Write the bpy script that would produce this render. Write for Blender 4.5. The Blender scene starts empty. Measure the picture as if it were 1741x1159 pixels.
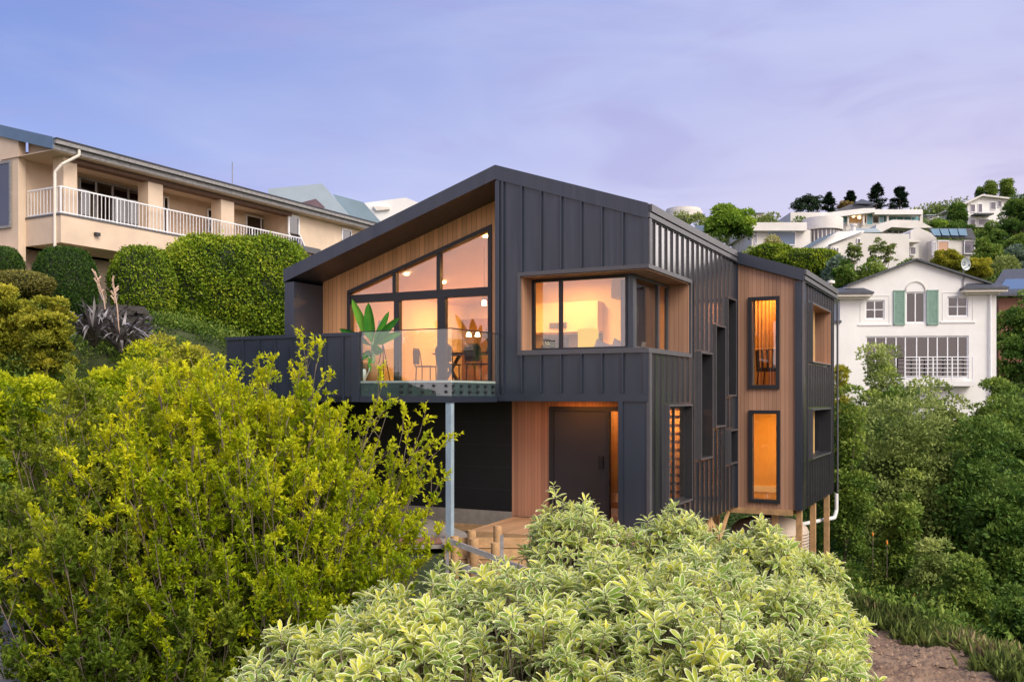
import bpy, math, random
import numpy as np
from mathutils import Vector, Matrix
random.seed(7); RNG = np.random.default_rng(11)
scene = bpy.context.scene
COL = scene.collection
R = math.radians
F_PX, CX, HY = 1600.0, 870.5, 673.0          # focal length and horizon of the photograph, in its pixels

# ---------------------------------------------------------------- objects
def tag(o, label=None, cat=None, group=None, kind=None):
    if label: o['label'] = label
    if cat: o['category'] = cat
    if group: o['group'] = group
    if kind: o['kind'] = kind
    return o
def empty(name, loc=(0, 0, 0), rz=0.0, label=None, cat=None, group=None, parent=None):
    o = bpy.data.objects.new(name, None); COL.objects.link(o)
    o.location = loc; o.rotation_euler = (0, 0, rz); o.empty_display_size = .3
    if parent: o.parent = parent
    return tag(o, label, cat, group)
def copy_tree(o, parent=None):
    c = o.copy(); COL.objects.link(c); c.parent = parent
    for ch in list(o.children): copy_tree(ch, c)
    return c
def link(name, me, mat, parent=None):
    if mat is not None:
        for m in (mat if isinstance(mat, (list, tuple)) else [mat]): me.materials.append(m)
    o = bpy.data.objects.new(name, me); COL.objects.link(o)
    if parent: o.parent = parent
    return o

class MB:
    """collects shapes, then links them as ONE mesh object"""
    def __init__(s): s.v = []; s.f = []; s.sm = []
    def add(s, vs, fs, smooth=False):
        n = len(s.v); s.v += [tuple(v) for v in vs]
        s.f += [tuple(n + i for i in f) for f in fs]; s.sm += [smooth] * len(fs); return s
    def hexa(s, p):
        return s.add(p, [(0, 3, 2, 1), (4, 5, 6, 7), (0, 1, 5, 4), (1, 2, 6, 5), (2, 3, 7, 6), (3, 0, 4, 7)])
    def box(s, x0, x1, y0, y1, z0, z1):
        if x0 > x1: x0, x1 = x1, x0
        if y0 > y1: y0, y1 = y1, y0
        if z0 > z1: z0, z1 = z1, z0
        return s.hexa([(x0, y0, z0), (x1, y0, z0), (x1, y1, z0), (x0, y1, z0), (x0, y0, z1), (x1, y0, z1), (x1, y1, z1), (x0, y1, z1)])
    def prism(s, poly, off):
        n = len(poly); q = [Vector(p) for p in poly]; o = Vector(off)
        vs = q + [p + o for p in q]
        nrm = Vector((0, 0, 0))
        for i in range(n): nrm += q[i].cross(q[(i + 1) % n])
        if nrm.dot(o) < 0: fs = [tuple(range(n)), tuple(range(2 * n - 1, n - 1, -1))]; w = 1
        else: fs = [tuple(range(n - 1, -1, -1)), tuple(range(n, 2 * n))]; w = -1
        for i in range(n):
            j = (i + 1) % n
            f = (i, i + n, j + n, j) if w == 1 else (i, j, j + n, i + n)
            fs.append(f)
        return s.add(vs, fs)
    def tube(s, p0, p1, r0, r1=None, n=8, smooth=True):
        r1 = r0 if r1 is None else r1
        a = Vector(p0); b = Vector(p1); d = (b - a)
        if d.length < 1e-6: return s
        d.normalize(); t = Vector((0, 0, 1)) if abs(d.z) < .9 else Vector((1, 0, 0))
        u = d.cross(t).normalized(); w = d.cross(u)
        vs = []
        for c, r in ((a, r0), (b, r1)):
            for i in range(n):
                an = 2 * math.pi * i / n
                vs.append(c + u * (math.cos(an) * r) + w * (math.sin(an) * r))
        fs = [(i, i + n, (i + 1) % n + n, (i + 1) % n) for i in range(n)]
        s.add(vs, fs, smooth)
        s.add(vs[:n], [tuple(range(n))]); s.add(vs[n:], [tuple(range(n - 1, -1, -1))]); return s
    def path(s, pts, r, n=8):
        for i in range(len(pts) - 1):
            ra = r[i] if isinstance(r, (list, tuple)) else r
            rb = r[i + 1] if isinstance(r, (list, tuple)) else r
            s.tube(pts[i], pts[i + 1], ra, rb, n)
        return s
    def bar(s, p0, p1, w, h):
        """square bar from p0 to p1, w across (horizontal), h tall"""
        a = Vector(p0); b = Vector(p1); d = (b - a).normalized()
        t = Vector((0, 0, 1)) if abs(d.z) < .95 else Vector((0, 1, 0))
        u = d.cross(t).normalized() * (w / 2); k = u.cross(d).normalized() * (h / 2)
        return s.hexa([a - u - k, a + u - k, b + u - k, b - u - k, a - u + k, a + u + k, b + u + k, b - u + k])
    def lathe(s, prof, c=(0, 0, 0), n=24, smooth=True):
        vs = []; c = Vector(c)
        for r, z in prof:
            for i in range(n):
                a = 2 * math.pi * i / n; vs.append(c + Vector((r * math.cos(a), r * math.sin(a), z)))
        fs = []
        for k in range(len(prof) - 1):
            for i in range(n):
                j = (i + 1) % n; fs.append((k * n + i, k * n + j, (k + 1) * n + j, (k + 1) * n + i))
        s.add(vs, fs, smooth)
        if prof[0][0] > 1e-4: s.add(vs[:n], [tuple(range(n - 1, -1, -1))])
        if prof[-1][0] > 1e-4: s.add(vs[-n:], [tuple(range(n))])
        return s
    def build(s, name, mat, parent=None, bevel=0.0):
        me = bpy.data.meshes.new(name); me.from_pydata(s.v, [], s.f)
        me.polygons.foreach_set('use_smooth', s.sm); me.update()
        o = link(name, me, mat, parent)
        if bevel:
            b = o.modifiers.new('bevel', 'BEVEL'); b.width = bevel; b.segments = 2; b.limit_method = 'ANGLE'; b.angle_limit = R(50)
            b.harden_normals = False
        return o
def bx(name, mat, parent, *a, bevel=0.0): return MB().box(*a).build(name, mat, parent, bevel)

# ---------------------------------------------------------------- frames: measure a plane of a building from the photo
class Frame:
    def __init__(s, ox, oy, deg):
        s.ox, s.oy, s.a = ox, oy, R(deg)
        s.ex = (math.cos(s.a), -math.sin(s.a)); s.ey = (math.sin(s.a), math.cos(s.a))
    def w(s, x, y): return (s.ox + x * s.ex[0] + y * s.ey[0], s.oy + x * s.ex[1] + y * s.ey[1])
    def onY(s, px, py, y):            # point of the plane local y = const -> local x, z
        d = (px - CX) / F_PX; bx_, by_ = s.w(0, y)
        x = (d * by_ - bx_) / (s.ex[0] - d * s.ex[1]); Y = by_ + x * s.ex[1]
        return x, (HY - py) / F_PX * Y
    def onX(s, px, py, x):            # plane local x = const -> local y, z
        d = (px - CX) / F_PX; bx_, by_ = s.w(x, 0)
        y = (d * by_ - bx_) / (s.ey[0] - d * s.ey[1]); Y = by_ + y * s.ey[1]
        return y, (HY - py) / F_PX * Y
    def root(s, name, z, label, cat, group=None):
        o = empty(name, (s.ox, s.oy, z), -s.a, label, cat, group); return o
def P(px, py, Y): return Vector(((px - CX) / F_PX * Y, Y, (HY - py) / F_PX * Y))

# ---------------------------------------------------------------- materials
MATS = {}
def srgb(r, g, b):
    f = lambda c: c / 12.92 if c <= .04045 else ((c + .055) / 1.055) ** 2.4
    return (f(r / 255), f(g / 255), f(b / 255))
def newmat(name):
    m = bpy.data.materials.new(name); m.use_nodes = True; nt = m.node_tree; nt.nodes.clear()
    return m, nt, nt.nodes, nt.links
def nd(nt, t, **k):
    n = nt.nodes.new(t)
    for a, b in k.items():
        if a.startswith('i_'): n.inputs[a[2:]].default_value = b
        else: setattr(n, a, b)
    return n
def surf(name, col, rough=.6, var=.12, scale=3.0, bump=.0, bscale=20.0, metal=0.0, spec=.5, col2=None, coat=0.0, detail=6):
    """painted / plain surface with large scale tone variation and optional fine bump"""
    m, nt, N, L = newmat(name)
    out = nd(nt, 'ShaderNodeOutputMaterial'); p = nd(nt, 'ShaderNodeBsdfPrincipled'); L.new(p.outputs[0], out.inputs[0])
    tc = nd(nt, 'ShaderNodeTexCoord'); n1 = nd(nt, 'ShaderNodeTexNoise'); n1.inputs['Scale'].default_value = scale
    n1.inputs['Detail'].default_value = detail; n1.inputs['Roughness'].default_value = .6
    L.new(tc.outputs['Object'], n1.inputs['Vector'])
    rp = nd(nt, 'ShaderNodeValToRGB'); e = rp.color_ramp.elements
    a = tuple(c * (1 - var) for c in col); b = tuple(min(1, c * (1 + var)) for c in (col2 or col))
    e[0].position = .3; e[1].position = .7; e[0].color = (*a, 1); e[1].color = (*b, 1)
    L.new(n1.outputs[0], rp.inputs[0]); L.new(rp.outputs[0], p.inputs['Base Color'])
    p.inputs['Roughness'].default_value = rough; p.inputs['Metallic'].default_value = metal
    p.inputs['Specular IOR Level'].default_value = spec
    if coat: p.inputs['Coat Weight'].default_value = coat
    if bump:
        n2 = nd(nt, 'ShaderNodeTexNoise'); n2.inputs['Scale'].default_value = bscale; n2.inputs['Detail'].default_value = 5
        L.new(tc.outputs['Object'], n2.inputs['Vector'])
        b_ = nd(nt, 'ShaderNodeBump'); b_.inputs['Strength'].default_value = bump; b_.inputs['Distance'].default_value = .02
        L.new(n2.outputs[0], b_.inputs['Height']); L.new(b_.outputs[0], p.inputs['Normal'])
    MATS[name] = m; return m
def cladding(name, col, rough, bmp):
    """folded metal: faint oil-canning and tone change"""
    m, nt, N, L = newmat(name)
    out = nd(nt, 'ShaderNodeOutputMaterial'); p = nd(nt, 'ShaderNodeBsdfPrincipled'); L.new(p.outputs[0], out.inputs[0])
    tc = nd(nt, 'ShaderNodeTexCoord'); mp = nd(nt, 'ShaderNodeMapping'); mp.inputs['Scale'].default_value = (1.6, 1.6, .5)
    L.new(tc.outputs['Object'], mp.inputs[0])
    n1 = nd(nt, 'ShaderNodeTexNoise'); n1.inputs['Scale'].default_value = 1.4; n1.inputs['Detail'].default_value = 3
    L.new(mp.outputs[0], n1.inputs['Vector'])
    rp = nd(nt, 'ShaderNodeValToRGB'); e = rp.color_ramp.elements; e[0].position = .3; e[1].position = .72
    e[0].color = (*[c * .85 for c in col], 1); e[1].color = (*[c * 1.15 for c in col], 1)
    L.new(n1.outputs[0], rp.inputs[0]); L.new(rp.outputs[0], p.inputs['Base Color'])
    p.inputs['Specular IOR Level'].default_value = .85
    p.inputs['Coat Weight'].default_value = .8 if rough < .3 else .0; p.inputs['Coat Roughness'].default_value = .14
    mp2 = nd(nt, 'ShaderNodeMapping'); mp2.inputs['Scale'].default_value = (14, 14, .7); L.new(tc.outputs['Object'], mp2.inputs[0])
    n2 = nd(nt, 'ShaderNodeTexNoise'); n2.inputs['Scale'].default_value = 1.0; n2.inputs['Detail'].default_value = 6; L.new(mp2.outputs[0], n2.inputs['Vector'])
    rr = nd(nt, 'ShaderNodeMapRange'); rr.inputs[1].default_value = .3; rr.inputs[2].default_value = .7; rr.inputs[3].default_value = rough - .04; rr.inputs[4].default_value = rough + .08
    L.new(n2.outputs[0], rr.inputs[0]); L.new(rr.outputs[0], p.inputs['Roughness'])
    b = nd(nt, 'ShaderNodeBump'); b.inputs['Strength'].default_value = bmp; b.inputs['Distance'].default_value = .06
    L.new(n1.outputs[0], b.inputs['Height']); L.new(b.outputs[0], p.inputs['Normal'])
    MATS[name] = m; return m
def timber(name, col, w=.12, axis='v', rough=.55, var=.28, groove=.35, hue2=None, endjoin=0.0):
    """boards: 'v' vertical boards counted along x+y, 'h' horizontal boards counted along z, 'x' / 'y' floor boards"""
    m, nt, N, L = newmat(name)
    out = nd(nt, 'ShaderNodeOutputMaterial'); p = nd(nt, 'ShaderNodeBsdfPrincipled'); L.new(p.outputs[0], out.inputs[0])
    tc = nd(nt, 'ShaderNodeTexCoord'); sx = nd(nt, 'ShaderNodeSeparateXYZ'); L.new(tc.outputs['Object'], sx.inputs[0])
    def mth(op, a, b=None):
        n = nd(nt, 'ShaderNodeMath', operation=op)
        for i, q in enumerate((a, b)):
            if q is None: continue
            if isinstance(q, (int, float)): n.inputs[i].default_value = q
            else: L.new(q, n.inputs[i])
        return n.outputs[0]
    if axis == 'v': c = mth('ADD', sx.outputs[0], sx.outputs[1])
    elif axis == 'h': c = sx.outputs[2]
    elif axis == 'x': c = sx.outputs[0]
    else: c = sx.outputs[1]
    t = mth('DIVIDE', c, w); t = mth('ADD', t, 100.37); fl = mth('FLOOR', t); fr = mth('SUBTRACT', t, fl)
    wn = nd(nt, 'ShaderNodeTexWhiteNoise', noise_dimensions='1D'); L.new(fl, wn.inputs['W'])
    mp = nd(nt, 'ShaderNodeMapping')
    mp.inputs['Scale'].default_value = {'v': (22, 22, 1.2), 'h': (1.2, 1.2, 24), 'x': (22, 1.2, 22), 'y': (1.2, 22, 22)}[axis]
    L.new(tc.outputs['Object'], mp.inputs[0])
    gr = nd(nt, 'ShaderNodeTexNoise'); gr.inputs['Scale'].default_value = 1.0; gr.inputs['Detail'].default_value = 8; gr.inputs['Roughness'].default_value = .65
    gr.inputs['Distortion'].default_value = .4
    L.new(mp.outputs[0], gr.inputs['Vector'])
    big = nd(nt, 'ShaderNodeTexNoise'); big.inputs['Scale'].default_value = .8; L.new(tc.outputs['Object'], big.inputs['Vector'])
    v = mth('ADD', mth('MULTIPLY', wn.outputs['Value'], .55), mth('MULTIPLY', gr.outputs[0], .45))
    v = mth('ADD', v, mth('MULTIPLY', mth('SUBTRACT', big.outputs[0], .5), .5))
    rp = nd(nt, 'ShaderNodeValToRGB'); e = rp.color_ramp.elements; e[0].position = .2; e[1].position = .8
    h2 = hue2 or col
    e[0].color = (*[c_ * (1 - var) for c_ in col], 1); e[1].color = (*[min(1, c_ * (1 + var)) for c_ in h2], 1)
    L.new(v, rp.inputs[0])
    g = mth('MULTIPLY', mth('LESS_THAN', fr, .07), 1.0)
    mx = nd(nt, 'ShaderNodeMixRGB', blend_type='MULTIPLY'); L.new(mth('MULTIPLY', g, 1.0), mx.inputs[0])
    L.new(rp.outputs[0], mx.inputs[1]); mx.inputs[2].default_value = (groove, groove * .9, groove * .85, 1)
    L.new(mx.outputs[0], p.inputs['Base Color']); p.inputs['Roughness'].default_value = rough
    b = nd(nt, 'ShaderNodeBump'); b.inputs['Strength'].default_value = .5; b.inputs['Distance'].default_value = .006
    hh = mth('SUBTRACT', mth('MULTIPLY', gr.outputs[0], .3), g)
    L.new(hh, b.inputs['Height']); L.new(b.outputs[0], p.inputs['Normal'])
    MATS[name] = m; return m
def glass(name, tint=(1, 1, 1), refl=.12, rough=0.0, ior=1.5, gloss=(1, 1, 1)):
    m, nt, N, L = newmat(name)
    out = nd(nt, 'ShaderNodeOutputMaterial'); mx = nd(nt, 'ShaderNodeMixShader'); L.new(mx.outputs[0], out.inputs[0])
    tr = nd(nt, 'ShaderNodeBsdfTransparent'); tr.inputs[0].default_value = (*tint, 1)
    gl = nd(nt, 'ShaderNodeBsdfGlossy'); gl.inputs['Roughness'].default_value = rough; gl.inputs[0].default_value = (*gloss, 1)
    # smooth Fresnel that does not depend on which side of the pane is hit
    lw = nd(nt, 'ShaderNodeLayerWeight'); lw.inputs[0].default_value = .5
    pw = nd(nt, 'ShaderNodeMath', operation='POWER'); L.new(lw.outputs['Facing'], pw.inputs[0]); pw.inputs[1].default_value = 4.0
    ml = nd(nt, 'ShaderNodeMath', operation='MULTIPLY_ADD'); L.new(pw.outputs[0], ml.inputs[0]); ml.inputs[1].default_value = 1 - refl; ml.inputs[2].default_value = refl
    ml.use_clamp = True
    tc = nd(nt, 'ShaderNodeTexCoord'); n2 = nd(nt, 'ShaderNodeTexNoise'); n2.inputs['Scale'].default_value = .9; L.new(tc.outputs['Object'], n2.inputs['Vector'])
    b_ = nd(nt, 'ShaderNodeBump'); b_.inputs['Strength'].default_value = .06; b_.inputs['Distance'].default_value = .05
    L.new(n2.outputs[0], b_.inputs['Height']); L.new(b_.outputs[0], gl.inputs['Normal'])
    L.new(ml.outputs[0], mx.inputs[0]); L.new(tr.outputs[0], mx.inputs[1]); L.new(gl.outputs[0], mx.inputs[2])
    MATS[name] = m; return m
def emit(name, col, s):
    m, nt, N, L = newmat(name)
    out = nd(nt, 'ShaderNodeOutputMaterial'); e = nd(nt, 'ShaderNodeEmission'); e.inputs[0].default_value = (*col, 1); e.inputs[1].default_value = s
    L.new(e.outputs[0], out.inputs[0]); MATS[name] = m; return m
def leafmat(name, dark, mid, light, transl=.35, rough=.5, edge=None, hue_noise=.25, nscale=1.2, gain=1.0):
    """colour by the per-leaf attribute 'tint' (0..1); optional pale margin by attribute 'edge'"""
    m, nt, N, L = newmat(name)
    out = nd(nt, 'ShaderNodeOutputMaterial'); p = nd(nt, 'ShaderNodeBsdfPrincipled')
    at = nd(nt, 'ShaderNodeAttribute', attribute_name='tint')
    tc = nd(nt, 'ShaderNodeTexCoord'); n1 = nd(nt, 'ShaderNodeTexNoise'); n1.inputs['Scale'].default_value = nscale; n1.inputs['Detail'].default_value = 3
    L.new(tc.outputs['Object'], n1.inputs['Vector'])
    a1 = nd(nt, 'ShaderNodeMath', operation='MULTIPLY_ADD'); L.new(n1.outputs[0], a1.inputs[0]); a1.inputs[1].default_value = hue_noise * 2; a1.inputs[2].default_value = -hue_noise
    a2 = nd(nt, 'ShaderNodeMath', operation='ADD'); L.new(at.outputs['Fac'], a2.inputs[0]); L.new(a1.outputs[0], a2.inputs[1])
    rp = nd(nt, 'ShaderNodeValToRGB'); e = rp.color_ramp.elements; e[0].position = .08; e[0].color = (*dark, 1)
    e[1].position = .95; e[1].color = (*light, 1); k = e.new(.5); k.color = (*mid, 1)
    L.new(a2.outputs[0], rp.inputs[0]); cout = rp.outputs[0]
    if edge:
        ea = nd(nt, 'ShaderNodeAttribute', attribute_name='edge')
        n3 = nd(nt, 'ShaderNodeTexNoise'); n3.inputs['Scale'].default_value = 60; L.new(tc.outputs['Object'], n3.inputs['Vector'])
        ad = nd(nt, 'ShaderNodeMath', operation='MULTIPLY_ADD'); L.new(n3.outputs[0], ad.inputs[0]); ad.inputs[1].default_value = .35; L.new(ea.outputs['Fac'], ad.inputs[2])
        er = nd(nt, 'ShaderNodeValToRGB'); er.color_ramp.elements[0].position = .72; er.color_ramp.elements[1].position = .9
        L.new(ad.outputs[0], er.inputs[0])
        mx = nd(nt, 'ShaderNodeMixRGB'); L.new(er.outputs[0], mx.inputs[0]); L.new(cout, mx.inputs[1]); mx.inputs[2].default_value = (*edge, 1); cout = mx.outputs[0]
    L.new(cout, p.inputs['Base Color']); p.inputs['Roughness'].default_value = rough; p.inputs['Specular IOR Level'].default_value = .18
    tr = nd(nt, 'ShaderNodeBsdfTranslucent'); L.new(cout, tr.inputs[0])
    ms = nd(nt, 'ShaderNodeMixShader'); ms.inputs[0].default_value = transl
    L.new(p.outputs[0], ms.inputs[1]); L.new(tr.outputs[0], ms.inputs[2]); L.new(ms.outputs[0], out.inputs[0])
    MATS[name] = m; return m

CLAD = cladding('dark_metal_cladding', (.016, .025, .043), .36, .10)
CLADS = cladding('dark_metal_side_cladding', (.034, .035, .041), .16, .03)
FRAME = surf('dark_aluminium', (.022, .023, .028), .45, .1)
FRAME2 = surf('grey_trim', (.085, .083, .090), .4, .1)
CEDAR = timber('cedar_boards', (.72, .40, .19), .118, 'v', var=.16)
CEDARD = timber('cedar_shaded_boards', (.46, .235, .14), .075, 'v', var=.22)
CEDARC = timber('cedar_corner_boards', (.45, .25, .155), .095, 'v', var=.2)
DECK = timber('deck_boards', (.50, .30, .16), .14, 'x', var=.2)
POSTT = surf('pine_post', (.50, .30, .14), .7, .25, 6, .3, 30)
GREYT = surf('weathered_timber', (.26, .25, .25), .8, .3, 8, .4, 40)
BLACKP = surf('black_panel', (.008, .008, .010), .5, .2)
CONC = surf('concrete', (.30, .27, .23), .85, .2, 4, .4, 30)
GLASS = glass('window_glass', (.96, .97, .97), .10)
GLASSD = glass('side_glass', (.75, .72, .70), .12)
GLASSB = glass('balustrade_glass', (.90, .95, .94), .075)
GLASSF = glass('far_glass', (.34, .32, .34), .11)
PLAST = surf('interior_plaster', (.80, .62, .40), .8, .04)
PLASTW = surf('interior_white', (.82, .80, .76), .8, .04)
FLOORT = timber('interior_floor', (.30, .19, .11), .16, 'y', var=.2)
LAMPM = emit('lamp_glow', (1.0, .62, .26), 28.0)
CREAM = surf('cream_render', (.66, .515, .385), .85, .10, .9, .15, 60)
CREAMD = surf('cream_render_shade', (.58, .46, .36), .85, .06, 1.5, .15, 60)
WHITER = surf('white_render', (.78, .765, .74), .8, .07, .7, .12, 50)
OFFW = surf('offwhite_render', (.66, .63, .585), .8, .1, .6, .1, 40)
WHITEP = surf('white_paint', (.8, .8, .82), .45, .04)
SLATE = surf('slate_roof', (.07, .075, .09), .6, .2, 5, .3, 20)
ROOFB = surf('blue_metal_roof', (.10, .17, .27), .4, .1, 2)
ROOFL = surf('pale_metal_roof', (.36, .44, .50), .45, .08, 1)
EOFF = surf('eave_white', (.72, .66, .58), .7, .05)
GREEN_SH = surf('green_shutter_paint', (.24, .38, .31), .6, .12, 6)
DARKG = surf('dark_window_back', (.025, .02, .025), .6, .5, .55, col2=(.13, .085, .10), detail=1)
PVC = surf('white_pvc', (.78, .77, .75), .35, .04)
TANKM = surf('beige_tank', (.56, .45, .35), .6, .1, 2)
STEELB = surf('galvanised_post', (.30, .40, .47), .45, .12, 5)
SOLAR = surf('solar_panel', (.06, .12, .22), .15, .1, 4, coat=.5)
CHAIRM = surf('dark_chair_wood', (.05, .03, .02), .5, .2)
FABW = surf('white_fabric', (.78, .74, .70), .9, .06, 8)
FABG = surf('grey_fabric', (.24, .23, .23), .9, .1, 8)
TERRAC = surf('terracotta_pot', (.40, .20, .10), .8, .2, 5)
BARK = surf('bark', (.16, .12, .09), .9, .3, 6, .5, 30)
TWIG = surf('grey_twig', (.17, .13, .10), .85, .3, 6)
BRICKM = surf('red_brick', (.26, .12, .08), .85, .2, 8, .3, 30)
# ================================================================ the dark gabled house
H = Frame(2.438, 17.0, 27.4)
house = empty('modern_house', (2.438, 17.0, -2.67), -H.a, 'black metal clad gabled house with cedar lined recesses and lit windows', 'house')
HZ = empty('tmp'); bpy.data.objects.remove(HZ)
XL, XR, XE, YB, YC = -8.43, 0.0, -1.552, 11.23, 6.40
XE = 1.552
RX, RZ = -3.10, 4.515
def rtop(x): return RZ + (x - RX) * (RZ - 2.80) / (RX - XL) if x < RX else RZ - (x - RX) * .332
TH = .28
def rbot(x): return rtop(x) - TH
Z0 = -2.67
# children of the house are modelled with z measured from the camera height, so lift them by the root height
class HM(MB):
    def build(s, name, mat, parent=None, bevel=0.0):
        if parent is None: parent = house
        o = MB.build(s, name, mat, parent, bevel)
        if parent is house: o.location.z = 2.67
        return o
def hb(name, mat, *a, bevel=0.0, parent=None): return HM().box(*a).build(name, mat, parent, bevel)

def cells(a, bot, top, holes):
    """split [a0,a1] x [bot,top(x)] minus rectangular holes into columns: yields (x0,x1,z0,z0',z1,z1')"""
    xs = sorted(set([a[0], a[1]] + [h[0] for h in holes] + [h[1] for h in holes] + ([RX] if a[0] < RX < a[1] else [])))
    xs = [x for x in xs if a[0] <= x <= a[1]]
    for x0, x1 in zip(xs, xs[1:]):
        if x1 - x0 < 1e-5: continue
        hs = sorted([h for h in holes if h[0] <= x0 + 1e-6 and h[1] >= x1 - 1e-6], key=lambda h: h[2])
        z = bot
        for h in hs:
            if h[2] > z + 1e-5: yield (x0, x1, z, h[2], h[2])
            z = max(z, h[3])
        if top(x0) > z + 1e-4: yield (x0, x1, z, top(x0), top(x1))
def wallY(mb, y0, y1, a, bot, top, holes=()):
    for x0, x1, z, ta, tb in cells(a, bot, top, holes):
        mb.hexa([(x0, y0, z), (x1, y0, z), (x1, y1, z), (x0, y1, z), (x0, y0, ta), (x1, y0, tb), (x1, y1, tb), (x0, y1, ta)])
def wallX(mb, x0, x1, a, bot, top, holes=()):
    for y0, y1, z, ta, tb in cells(a, bot, top, holes):
        mb.hexa([(x0, y0, z), (x1, y0, z), (x1, y1, z), (x0, y1, z), (x0, y0, ta), (x1, y0, ta), (x1, y1, tb), (x0, y1, tb)])

# openings measured from the photograph
cw_x = H.onY(886.3, 456, 0)[0]; cw_y = H.onX(1171, 478, 0)[0]; cwz0, cwz1 = .86, 2.306
def sidewin(pxa, pxb, pyt, pyb, x=0.0):
    ya, zt = H.onX(pxa, pyt, x); yb, _ = H.onX(pxb, pyt, x); _, zb = H.onX(pxa, pyb, x); return (ya, yb, zb, zt)
W1 = sidewin(1132.5, 1171.5, 690.5, 860); W2 = sidewin(1187.5, 1206.5, 600, 779); W3 = sidewin(1213, 1228.5, 553.5, 724)
W4 = sidewin(1233.5, 1247, 507, 671); W5 = sidewin(1237.8, 1249.6, 732.5, 787)
E1 = sidewin(1377, 1408, 516, 614, XE); E2 = sidewin(1377, 1408.5, 697, 778, XE)
cwin = (cw_x, 0.01, cwz0, cwz1); swin = (-.01, cw_y, cwz0, cwz1)
ex0 = H.onY(1052, 680, 0)[0]                     # right jamb of the entry recess

# --- front right wall (upper) with corner opening, and the strip beside the entry
m = HM(); wallY(m, 0, .2, (RX, -.2), -.05, rbot, [cwin])
m.box(-.2, 0, 0, .2, -.05, cwz0); m.hexa([(-.2, 0, cwz1), (0, 0, cwz1), (0, .2, cwz1), (-.2, .2, cwz1), (-.2, 0, rbot(-.2)), (0, 0, rbot(0)), (0, .2, rbot(0)), (-.2, .2, rbot(-.2))])
m.box(ex0, 0, 0, .2, Z0, -.05)
# seams of the wide trays
RB = .05
seams = [H.onY(p, 500, 0)[0] for p in (856.6, 888.2, 921, 955, 989.5, 1024.5, 1060)]
for sx_ in seams:
    t = rbot(sx_) - .005
    if sx_ > cw_x - .02:
        m.box(sx_ - .013, sx_ + .013, -RB, 0, cwz1 + .09, t); m.box(sx_ - .013, sx_ + .013, -RB, 0, .06, cwz0 - .07)
    else: m.box(sx_ - .013, sx_ + .013, -RB, 0, .04, t)
m.build('front_wall', CLAD)
m = HM()
m.hexa([(RX, -.03, rbot(RX)), (RX + .1, -.03, rbot(RX + .1)), (RX + .1, 0, rbot(RX + .1)), (RX, 0, rbot(RX)),
        (RX, -.03, rbot(RX) + .002), (RX + .1, -.03, rbot(RX + .1) + .002), (RX + .1, 0, rbot(RX + .1) + .002), (RX, 0, rbot(RX) + .002)])
m.box(RX - .005, RX + .09, -.03, -.001, -.10, rbot(RX + .09) - .01)
m.build('vertical_trim', CLAD); m = HM()
m.box(RX + .09, ex0, -.035, -.002, -.10, .035); m.box(ex0 + .09, .03, -.035, -.002, -.10, .035)
m.build('bottom_trim', CLAD); m = HM()
m.box(-.06, .03, -.035, -.002, .04, cwz0 - .08); m.build('corner_flashing', CLAD)
hb('upper_corner_flashing', CLAD, -.06, .03, -.035, -.002, cwz1 + .08, rbot(0) - .0)
hb('jamb_trim', CLAD, ex0, ex0 + .09, -.035, -.002, Z0, .035)
# --- box frame and timber reveals round the corner window
m = HM(); f = .055
m.box(cw_x - f, f, -f, .02, cwz1, cwz1 + .075); m.box(0.001, f, .02, cw_y + f, cwz1, cwz1 + .075)
m.box(cw_x - f, f, -f, .02, cwz0 - .075, cwz0); m.box(0.001, f, .02, cw_y + f, cwz0 - .075, cwz0)
m.box(cw_x - f, cw_x, -f, .02, cwz0, cwz1); m.box(.001, f, cw_y, cw_y + f, cwz0, cwz1)
cwf = m.build('corner_window_surround', FRAME2)
m = HM(); G = .42
m.box(cw_x, cw_x + .02, 0.001, G, cwz0 + .02, cwz1 - .02)
m.box(-G, 0.0, cw_y - .02, cw_y, cwz0 + .02, cwz1 - .02)
m.box(cw_x, 0.0, .001, G, cwz1 - .022, cwz1 - .001); m.box(-G, 0.0, G, cw_y, cwz1 - .022, cwz1 - .001)
m.build('window_reveal', CEDARC)
m = HM(); m.box(cw_x, 0.0, .001, G, cwz0 + .001, cwz0 + .02); m.box(-G, -.001, G, cw_y, cwz0 + .001, cwz0 + .02); m.build('window_sill', FRAME2)

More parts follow.
